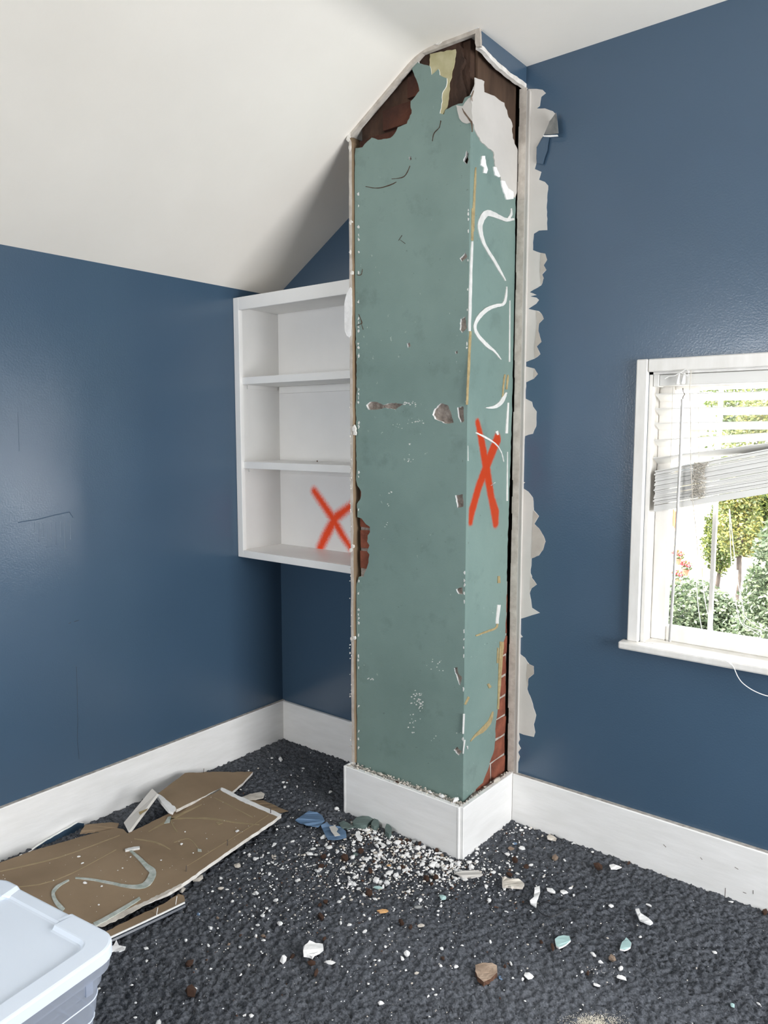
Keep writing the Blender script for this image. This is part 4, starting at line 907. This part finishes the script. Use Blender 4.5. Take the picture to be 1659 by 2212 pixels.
for (u, v, w_, mat, lab, cat, nm, fl_) in (
    (817, 1918, 20, 'pale_teal_chip', 'pale teal plaster chip touching a dark brown brick fragment', 'plaster fragment', 'plaster_fragment', .35),
    (956, 1940, 23, 'pale_teal_chip', 'pale teal chip with a white speck in front of the chimney corner', 'plaster fragment', 'plaster_fragment', .4), 
     (1582, 2172, 16, 'pale_teal_chip', 'tiny pale teal chip stuck on a brown crumb', 'plaster fragment', 'plaster_fragment', .5),
    (768, 1846, 18, 'teal_chip', 'dull teal plaster chip beside a brown brick lump', 'plaster fragment', 'plaster_fragment', .4), (898, 1831, 15, 'grey_chip', 'grey-blue plaster chip at the foot of the chimney baseboard', 'plaster fragment', 'plaster_fragment', .5), (894, 1819, 14, 'grey_chip', 'rough grey mortar lump against the chimney baseboard', 'mortar', 'mortar_lump', .7),
    (826, 1968, 24, 'orange_chip', 'flat orange-tan flake lying on the carpet', 'flake', 'paint_flake', .2), (910, 1999, 22, 'cream_plaster', 'flat cream and tan flake near two dark brick lumps', 'flake', 'paint_flake', .2), (841, 1870, 12, 'orange_chip', 'small tan chip with white plaster beside it', 'flake', 'paint_flake', .4),
     (1199, 1856, 24, 'tan_stone', 'rounded light brown stone near the long baseboard', 'stone', 'stone', .5), (1322, 2073, 27, 'tan_stone', 'brown pointed stone beside a cluster of white chips', 'stone', 'stone', .5),
    (955, 1849, 14, 'tan_stone', 'pinkish brown lump against the chimney baseboard corner', 'stone', 'stone', .6), (902, 1960, 20, 'grey_chip', 'crumpled grey scrap among white crumbs', 'flake', 'paint_flake', .4), (766, 1864, 16, 'grey_chip', 'pinkish grey plaster flake in the white rubble', 'flake', 'paint_flake', .3),
    (1112, 1822, 18, 'blue_chip', 'slim grey-blue paint shard near the wall corner', 'flake', 'paint_flake', .2), (1104, 1834, 14, 'tan_stone', 'small tan lump beside the slim grey-blue shard', 'stone', 'stone', .6), (429, 1975, 11, 'blue_chip', 'tiny bright blue paint chip on the carpet', 'flake', 'paint_flake', .3),
    (470, 1983, 11, 'tan_stone', 'tiny tan chip near the tiny blue chip', 'stone', 'stone', .5), (494, 2040, 10, 'tan_stone', 'small olive-tan crumb alone on the carpet', 'stone', 'stone', .6), (569, 2022, 11, 'tan_stone', 'small tan crumb touching two white chips', 'stone', 'stone', .6), (1081, 2110, 14, 'blue_chip', 'thin bluish scrap beside the big flat stone', 'flake', 'paint_flake', .15),
    (427, 1900, 30, 'cream_plaster', 'grey-cream plaster flake half under the large drywall sheet', 'plaster fragment', 'plaster_fragment', .35), (393, 1925, 22, 'cream_plaster', 'rough cream plaster lump at the drywall sheet edge', 'plaster fragment', 'plaster_fragment', .6)):
    frag(u, v, w_, mat, lab, cat, None, nm, fl_)
# flat torn pieces traced one by one
def flake(px, mat, label, cat, name, th=.003, z=.0075, lift=.006, seed=0, amp=.6):
    r_ = random.Random(seed); pts_ = [on(u, v, 2, z+r_.uniform(0, lift)) for u, v in rough(px, amp, 6, seed)]
    pts_ = [Vector((min(p.x, 3), p.y, p.z)) for p in pts_]
    mats_ = [mat] if isinstance(mat, str) else list(mat)
    return tag(B().prism(pts_, (0, 0, -th), (), 0, len(mats_)-1).build(name, mats_), label, cat)
Cb = lambda p: crop(p, 400, 1700, 4.1475)
flake(Cb([(985, 295), (1040, 260), (1110, 212), (1180, 225), (1230, 258), (1250, 300), (1205, 345), (1190, 360), (1110, 345), (1030, 325)]), 'blue_chip', 'curled blue paint paper scrap on the rubble', 'paper', 'paint_scrap', .002, .014, .008, 1)
flake(Cb([(1215, 340), (1270, 310), (1300, 345), (1380, 350), (1440, 395), (1445, 450), (1370, 468), (1280, 472), (1250, 420)]), 'blue_chip', 'crumpled blue paint paper scrap with white tears beside the curled one', 'paper', 'paint_scrap', .002, .014, .010, 2)
flake(Cb([(1290, 355), (1340, 345), (1370, 375), (1355, 400), (1390, 430), (1340, 440), (1310, 400)]), 'drywall_paper', 'torn white paper lying on the crumpled blue scrap', 'paper', 'paper_scrap', .0015, .0265, .002, 3)
flake(Cb([(1375, 320), (1420, 300), (1500, 345), (1530, 350), (1450, 375), (1400, 365)]), 'teal_chip', 'grey-teal plaster flake between blue scraps and largest teal fragment', 'plaster fragment', 'plaster_fragment', .004, .012, .008, 4)
flake(Cb([(490, 95), (580, 60), (680, 42), (712, 60), (700, 95), (620, 115), (540, 112)]), 'cream_plaster', 'long smooth cream flake behind the large drywall sheet', 'plaster fragment', 'plaster_fragment', .003, .012, .003, 5)
flake(Cb([(560, 120), (700, 118), (800, 160), (855, 190), (925, 215), (850, 230), (790, 215), (690, 180)]), 'brown_paper', 'torn brown paper strip beside the drywall sheet corner', 'paper', 'paper_scrap', .0015, .012, .004, 6)
Cg = lambda p: crop(p, 600, 1580, 5.53)
flake(Cg([(895, 1075), (940, 1025), (1010, 1008), (1130, 1015), (1155, 1040), (1080, 1085), (1060, 1115), (990, 1120), (905, 1095)]), 'teal_chip', 'largest teal plaster fragment resting against the chimney baseboard', 'plaster fragment', 'plaster_fragment', .018, .020, .004, 16, .5)
flake(Cg([(1120, 1085), (1155, 1035), (1200, 1052), (1212, 1110), (1150, 1135), (1115, 1115)]), 'teal_chip', 'small teal plaster lump beside the largest teal fragment', 'plaster fragment', 'plaster_fragment', .018, .020, .004, 17, .5)
flake(Cg([(1280, 1150), (1300, 1100), (1330, 1110), (1362, 1150), (1360, 1195), (1330, 1225), (1285, 1190)]), 'teal_chip', 'dark teal plaster shard leaning on the chimney baseboard', 'plaster fragment', 'plaster_fragment', .020, .022, .006, 18, .5)
Cd = lambda p: crop(p, 700, 1750, 3.687)
flake(Cd([(1040, 500), (1080, 485), (1150, 480), (1230, 478), (1265, 510), (1240, 525), (1170, 535), (1100, 530)]), 'drywall_paper', 'long pale torn paper flake in front of the chimney corner', 'paper', 'paper_scrap', .004, .014, .006, 7)
flake(Cd([(1418, 535), (1440, 525), (1480, 545), (1550, 545), (1595, 585), (1580, 612), (1490, 605), (1420, 600)]), 'cream_plaster', 'broad cream plaster flake with a brown crumb behind it', 'plaster fragment', 'plaster_fragment', .008, .016, .006, 8)
flake(Cd([(255, 170), (275, 168), (305, 225), (295, 245), (270, 235), (250, 200)]), 'white_plaster', 'long white flake among rubble beside the blue scraps', 'plaster fragment', 'plaster_fragment', .003, .012, .003, 9)
Ce = lambda p: crop(p, 1050, 1750, 2.724)
flake(Ce([(285, 455), (315, 445), (318, 480), (300, 530), (295, 570), (262, 548), (258, 530), (282, 510)]), 'white_plaster', 'long upright white plaster strip near the black wire', 'plaster fragment', 'plaster_fragment', .004, .012, .005, 10)
flake(Ce([(878, 580), (900, 578), (910, 605), (950, 630), (982, 660), (965, 670), (930, 655), (905, 645)]), 'white_plaster', 'long white plaster flake lying alone near the baseboard', 'plaster fragment', 'plaster_fragment', .005, .014, .005, 11)
flake(Ce([(725, 322), (750, 316), (798, 335), (770, 345), (735, 345)]), 'white_plaster', 'leaf-shaped white flake beside a dark brown lump', 'plaster fragment', 'plaster_fragment', .003, .013, .004, 12)
Cf = lambda p: crop(p, 200, 1900, 3.318)
flake(Cf([(1510, 480), (1555, 435), (1600, 455), (1650, 460), (1655, 490), (1625, 515), (1590, 530), (1575, 552), (1512, 535)]), 'white_plaster', 'large crumpled white plaster flake on open carpet', 'plaster fragment', 'plaster_fragment', .008, .022, .012, 13, 1.5)
flake(Cf([(115, 490), (150, 470), (170, 430), (188, 470), (238, 480), (230, 500), (190, 515), (150, 510), (118, 525)]), 'white_plaster', 'star-shaped torn white paper beside the storage box', 'paper', 'paper_scrap', .003, .014, .008, 14)
flake(Ce([(358, 152), (375, 140), (415, 165), (410, 180), (385, 175), (362, 168)]), 'cream_plaster', 'small cream paper scrap at the foot of the long baseboard', 'paper', 'paper_scrap', .003, .012, .005, 15)
flake(Ce([(405, 757), (425, 742), (455, 735), (490, 740), (498, 765), (470, 790), (430, 808), (412, 797)]), ('pale_teal_chip', 'white_plaster'), 'large pale teal plaster flake with white broken edge on carpet', 'plaster fragment', 'plaster_fragment', .005, .010, .003, 19, .8)
flake(Ce([(825, 748), (855, 780), (850, 805), (815, 822), (787, 815), (800, 775)]), ('pale_teal_chip', 'white_plaster'), 'triangular pale teal plaster flake lying alone on carpet', 'plaster fragment', 'plaster_fragment', .005, .009, .003, 20, .8)
Ch = lambda p: crop(p, 650, 1950, 3.318)
flake(Ch([(1250, 445), (1300, 430), (1370, 430), (1405, 450), (1408, 500), (1360, 545), (1310, 568), (1265, 530), (1250, 490)]), ('tan_stone', 'brown_rubble'), 'big flat brown stone lying on the carpet', 'stone', 'stone', .013, .014, .003, 21, .8)
wp_ = Ce([(425, 510), (432, 540), (400, 556), (350, 540), (315, 552), (304, 582), (330, 612), (380, 627), (430, 612), (470, 588), (512, 583)])
tag(B().tube([on(u, v, 2, .009) for u, v in catmull(wp_, 4)], .0014, 5).build('wire', 'black_wire'), 'thin black wire curled on the carpet', 'wire')

# sampled chips: the larger ones singly, the crumbs as stuff
samples = []
def gauss(n_, cx, cy, sx, sy, med=2.6):
    for _ in range(n_): samples.append((random.gauss(cx, sx), random.gauss(cy, sy), med))
for _ in range(700):
    t = random.random(); samples.append((755+245*t+random.gauss(0, 8), 1768+98*t+abs(random.gauss(0, 22)), 4.4))
gauss(650, 850, 1880, 80, 34, 4.4); gauss(480, 740, 1850, 80, 46, 3.8); gauss(300, 600, 1890, 75, 60, 3.4); gauss(620, 800, 1975, 210, 75, 3.0); gauss(280, 1060, 1880, 70, 40, 3.2); gauss(110, 1115, 1795, 35, 14, 3.2); gauss(100, 640, 1680, 55, 42, 2.6); gauss(110, 500, 2030, 160, 70, 2.8); gauss(90, 1300, 2098, 26, 10, 2.0); gauss(160, 1005, 1885, 45, 14, 4.8)
for _ in range(420): samples.append((random.uniform(210, 1650), random.uniform(1780, 2210), 2.3))
cand = []
for u, v, med in samples:
    p = on(u, v, 2, ZC); w_ = med*math.exp(random.gauss(0, .52)); s_ = w_*px_m(p)
    if blocked(p, s_*.6) or p.y < -2.3: continue
    cand.append((s_, w_, p))
cand.sort(key=lambda c_: -c_[1])
n_single = 300-used_w
for s_, w_, p in cand[:n_single]:
    o = bpy.data.objects.new('plaster_chip', random.choice(chip_meshes('white_plaster', random.choice((.4, .55, .7))))); COL.objects.link(o)
    o.location = (p.x, p.y, ZC-.003); o.rotation_euler = (0, 0, random.uniform(0, 6.28)); a_ = random.uniform(.8, 1.4); o.scale = (s_*a_, s_/a_, s_); tag(o, *white_label(p, s_))
def crumbs(name, items, mat, label, cat, zf=None):
    b = B(); r_ = random.Random(3); lib = [chip_verts(r_, .6) for _ in range(8)]; OCT = [(0, 1, 2), (0, 2, 3), (0, 3, 4), (0, 4, 1), (5, 2, 1), (5, 3, 2), (5, 4, 3), (5, 1, 4)]
    for s_, w_, p in items:
        a = r_.uniform(0, 6.28); ca, sa = math.cos(a)*s_*.5, math.sin(a)*s_*.5; k_ = r_.uniform(.5, 1); z0 = p.z-.002
        vs_ = [(0, 0, .75)] + [(math.cos(t)*r_.uniform(.7, 1.2), math.sin(t)*k_*r_.uniform(.7, 1.2), r_.uniform(.25, .45)) for t in (0, 1.57, 3.14, 4.71)] + [(0, 0, 0)]
        b.add([(p.x+x*ca-y*sa, p.y+x*sa+y*ca, z0+z*s_*.8) for x, y, z in vs_], OCT)
    o = b.build(name, mat); return tag(o, label, cat, kind='stuff')
rest = cand[n_single:]; random.shuffle(rest); nb = int(len(rest)*.11); nc = int(len(rest)*.30)
crumbs('brick_crumbs', rest[:nb], 'brown_rubble', 'fine brown brick crumbs mixed into the plaster rubble', 'rubble')
crumbs('cream_crumbs', rest[nb:nb+nc], 'cream_plaster', 'fine cream plaster crumbs mixed into the white rubble', 'rubble')
crumbs('plaster_crumbs', rest[nb+nc:], 'white_plaster', 'fine white plaster crumbs strewn over the dark carpet', 'rubble')
# rubble lying on top of the chimney baseboard ledge
led = []
for _ in range(620):
    t = random.random()
    if random.random() < .72: x, y = BL+.014+(BR-BL-.03)*t, random.uniform(BF+.006, CF-.010)
    else: x, y = random.uniform(CR+.010, BR-.006), BF+.03+(-.03-BF)*t
    led.append((random.uniform(.003, .011)*(1.6 if random.random() < .08 else 1), 0, Vector((x, y, HB-.004+random.uniform(-.004, .006)))))
crumbs('ledge_crumbs', led[:400], 'cream_plaster', 'plaster crumbs lying along the chimney baseboard ledge', 'rubble')
crumbs('ledge_grit', led[400:], 'dusty_ledge', 'grey grit lying along the chimney baseboard ledge', 'rubble')
for u, v, w_, mat, lab in ((985, 1731, 26, 'white_plaster', 'largest white plaster lump on the chimney baseboard corner ledge'), (955, 1722, 20, 'white_plaster', 'broad white flake on the baseboard ledge beside the largest lump'), (1062, 1684, 26, 'cream_plaster', 'flat cream flake on the side ledge under the exposed bricks'),
                           (930, 1711, 12, 'white_plaster', 'small white lump halfway along the chimney front ledge'), (858, 1690, 13, 'brown_rubble', 'brown brick chip on the chimney front ledge'), (822, 1673, 15, 'cream_plaster', 'cream crumb cluster near the left end of the chimney front ledge')):
    p = on(u, v, 2, HB); s_ = w_*px_m(p); nm = 'brick_fragment' if 'brick' in lab and 'brown' in lab else 'plaster_fragment'
    if p.y > CF-.028 and p.x < CR: p.y = CF-.026
    if p.x > CR: p.x = CR+.022
    o = bpy.data.objects.new(nm, random.choice(chip_meshes(mat, .55))); COL.objects.link(o); o.location = (p.x, p.y, HB-.003); o.scale = (s_, s_*.6, s_*.8); o.rotation_euler = (0, 0, 0 if p.x < CR-.02 else 1.5)
    tag(o, lab, 'rubble')
# crumbs on the drywall sheet
sc_ = []
for (u, v, w_) in C7([(435, 640, 24), (455, 676, 22), (470, 786, 34), (560, 803, 18), (676, 703, 14), (720, 642, 14), (888, 660, 14), (1000, 572, 22), (1020, 503, 14), (1308, 500, 26), (1065, 620, 14), (545, 905, 16), (295, 770, 10), (1140, 540, 10), (650, 715, 10)]):
    p = on(u, v, 2, ZP+.001); o = bpy.data.objects.new('plaster_chip', random.choice(chip_meshes('white_plaster', .4))); COL.objects.link(o)
    o.location = (p.x, p.y, ZP+.0002); s_ = w_*px_m(p); o.scale = (s_, s_, s_); o.rotation_euler = (0, 0, random.uniform(0, 6))
    tag(o, 'small white plaster chip lying on the large brown drywall sheet', 'plaster chip', 'plaster chips on the drywall sheet')
it = []
for _ in range(170):
    u, v = random.uniform(0, 600), random.uniform(1720, 1990); p = on(u, v, 2, ZP+.002)
    if inside(p.x, p.y, BIGW) and not (abs(from_corner(p)[0]) < hx+.02 and abs(from_corner(p)[1]) < hy+.02): it.append((random.uniform(.001, .0035), 0, p))
crumbs('sheet_crumbs', it, 'white_plaster', 'fine white specks lying on the large brown drywall sheet', 'rubble')
# pile of pale dust by the camera
pd = []
for _ in range(2600):
    u, v = random.gauss(1283, 28), 2208+random.gauss(0, 9); pd.append((random.uniform(.0008, .0028), 0, on(u, v, 2, ZC+random.uniform(0, .003))))
crumbs('saw_dust', pd, 'saw_dust', 'loose heap of pale dust on the carpet', 'dust')

# ------------------------------------------------------------------ outside the window
GZ = -1.9
tag(B().box((-40, .6, GZ-.2), (30, 60, GZ)).build('ground', 'pale_paving', base=(0, 10, GZ)), kind='structure')
tag(B().box((-30, 5.5, GZ), (4, 60, GZ+.012)).build('driveway', 'driveway', base=(0, 11.6, GZ)), 'grey paved driveway outside below the window', 'driveway', kind='structure')
def foliage(b, c, rad, n_, s_, seed, shell=.45):
    r_ = random.Random(seed)
    for _ in range(n_):
        d = Vector((r_.gauss(0, 1), r_.gauss(0, 1), r_.gauss(0, 1))).normalized(); q_ = shell+(1-shell)*r_.random()**.6
        lump = 1+.22*noise.noise(d*2.3+Vector((seed, 0, 0)))
        p = Vector(c)+Vector((d.x*rad[0], d.y*rad[1], d.z*rad[2]))*q_*lump
        a = Vector((r_.gauss(0, 1), r_.gauss(0, 1), r_.gauss(0, .7))).normalized(); e_ = a.cross(Vector((r_.gauss(0, 1), r_.gauss(0, 1), r_.gauss(0, 1)))).normalized(); w_ = s_*r_.uniform(.6, 1.3)
        b.add([p-a*w_, p+e_*w_*.5, p+a*w_, p-e_*w_*.5], [(0, 1, 2, 3)])
def tree(name, label, cat, base, crowns, mat, n_, leaf, trunk, seed, group=None):
    t_ = thing(name, label, cat, base, group); b = B()
    for i, (c, rad) in enumerate(crowns): foliage(b, c, rad, n_, leaf, seed+i)
    b.build('foliage', mat, t_)
    c = Vector(crowns[0][0]); bs = Vector(base); tb = B()
    tb.tube([bs+Vector((0, 0, -.05)), bs.lerp(c, .5)+Vector((.05, 0, 0)), c], [trunk, trunk*.75, trunk*.4], 8)
    for cc, rad in crowns[1:]: tb.tube([bs.lerp(c, .6), Vector(cc)], [trunk*.5, trunk*.2], 6)
    tb.build('trunk', 'bark', t_); return t_
pt = lambda u, v, y: tuple(on(u, v, 1, y))
def at(u, v, y, z=GZ): p = on(u, v, 1, y); return (p.x, y, z)
tree('leafy_tree', 'tall bright green tree filling the garden view', 'tree', at(1660, 1000, 13.2), [(pt(1650, 980, 13.2), (1.0, .95, 1.3)), (pt(1635, 840, 13.2), (.95, .95, .85)), (pt(1730, 1050, 13.2), (1.0, 1.0, 1.35)), (pt(1610, 1110, 13.0), (.55, .6, .8))], 'leaf_green', 8000, .042, .12, 11)
tree('leafy_tree', 'yellowish ornamental tree in front of the tall green tree', 'tree', at(1600, 1000, 11.4), [(pt(1600, 1150, 11.4), (.40, .36, .45)), (pt(1595, 1075, 11.4), (.36, .34, .34)), (pt(1645, 900, 11.4), (.42, .4, .4))], 'leaf_yellow', 2600, .035, .04, 31)
tree('garden_shrub', 'low pale-leaved shrub below the window beside the driveway', 'shrub', at(1505, 1300, 8.2), [(pt(1495, 1318, 8.2), (.62, .5, .42)), (pt(1555, 1345, 8.2), (.45, .4, .35)), (pt(1500, 1400, 8.2), (.75, .6, .55))], 'leaf_dark', 5200, .034, .05, 41)
tree('garden_shrub', 'tall dark shrub at the right of the window view', 'shrub', at(1670, 1250, 7.4), [(pt(1690, 1270, 7.4), (.42, .5, .5)), (pt(1720, 1200, 7.4), (.45, .4, .6)), (pt(1700, 1400, 7.4), (.7, .6, .75))], 'leaf_dark', 5200, .034, .05, 51)
tree('garden_shrub', 'green shrub beside the yellow house corner', 'shrub', at(1552, 1180, 14.3), [(pt(1554, 1165, 14.3), (.34, .36, .75))], 'leaf_green', 4000, .040, .05, 61)
# neighbour's house
YH = 15.0; hxr = on(1532, 1100, 1, YH).x
hs = thing('house', 'pale yellow clapboard house across the driveway', 'house', (hxr-2.5, YH+2, GZ))
B().box((hxr-5, YH+.04, GZ), (hxr-.02, YH+4, 1.55)).build('wall', 'yellow_siding', hs)
nb_ = 24
for i in range(nb_):
    z0 = GZ+.02+i*.143
    b = B(); b.add([(hxr-5, YH+.005, z0), (hxr, YH+.005, z0), (hxr, YH+.04, z0), (hxr-5, YH+.04, z0), (hxr-5, YH+.028, z0+.142), (hxr, YH+.028, z0+.142), (hxr, YH+.04, z0+.142), (hxr-5, YH+.04, z0+.142)],
                   [(3, 2, 1, 0), (4, 5, 6, 7), (0, 1, 5, 4), (1, 2, 6, 5), (2, 3, 7, 6), (3, 0, 4, 7)]); b.build('siding_board', 'yellow_siding', hs)
B().box((hxr-.06, YH-.01, GZ), (hxr+.04, YH+.1, 1.55)).build('corner_board', 'ext_white', hs)
B().prism([(hxr+.25, YH-.3, 1.5), (hxr-5.2, YH-.3, 1.5), (hxr-2.5, YH-.3, 3.1)], (0, 4.6, 0)).build('roof', 'roof_grey', hs)
wa, wb_ = on(1472, 998, 1, YH), on(1492, 1040, 1, YH)
wd = B().box((wa.x-.05, YH-.03, wb_.z-.05), (wb_.x+.05, YH+.02, wa.z+.35)).build('window', 'ext_white', hs)
B().box((wa.x+.02, YH-.034, wb_.z+.02), (wb_.x-.02, YH-.028, wa.z+.28)).build('pane', 'ext_glass', wd)
for i in range(3):
    zt_ = on(1465, 1212+i*22, 1, YH-.25-.3*i).z
    B().box((hxr-1.15, YH-.4-.3*i, GZ), (hxr-.1, YH-.1-.3*i if i else YH, max(zt_-.08, GZ+.03))).build('step', 'ext_white', hs)
def pot(u, v, y, label):
    p = on(u, v, 1, y); t_ = thing('flower_pot', label, 'flower pot', p, 'flower pots by the yellow house')
    b = B(); b.tube([p, p+Vector((0, 0, .10)), p+Vector((0, 0, .12)), p+Vector((0, 0, .14))], [.055, .075, .085, .085], 10); b.build('pot', 'terracotta', t_)
    b = B(); foliage(b, p+Vector((0, 0, .22)), (.14, .14, .11), 110, .035, 77, .2); b.build('leaves', 'leaf_green', t_)
    b = B(); foliage(b, p+Vector((0, -.02, .26)), (.12, .12, .08), 60, .04, 78, .5); b.build('blossoms', 'red_flower', t_)
for i, lab in enumerate(('red flowers in a terracotta pot on the top house step', 'red flowers in a terracotta pot on the middle house step', 'red flowers in a terracotta pot on the lowest house step')):
    y_ = YH-.25-.3*i; zt_ = max(on(1465, 1212+i*22, 1, y_).z-.08, GZ+.03); u_ = (1464, 1482, 1466)[i]
    p = on(u_, 1200, 1, y_); p.z = zt_
    uvp = p-CAM; pot(IW/2+FPX*uvp.dot(RT)/uvp.dot(FW), IH/2-FPX*uvp.dot(UP)/uvp.dot(FW), y_, lab)
fg = thing('flag', 'small red flag on a pole beside the yellow house', 'flag', at(1466, 1100, 13.6))
a, b_ = on(1452, 1098, 1, 13.6), on(1466, 1136, 1, 13.6)
B().tube([(a.x-.02, 13.6, GZ), (a.x-.02, 13.6, a.z+.06)], .012, 6).build('pole', 'ext_white', fg)
b = B(); gv = []
for i in range(9):
    for j in range(2): gv.append((a.x-.02+(b_.x-a.x)*i/8, 13.6+.03*math.sin(i*.9), a.z-(a.z-b_.z)*j+.08*(-i/8)))
b.add(gv, [(2*i, 2*i+2, 2*i+3, 2*i+1) for i in range(8)]); b.build('cloth', 'flag_red', fg)
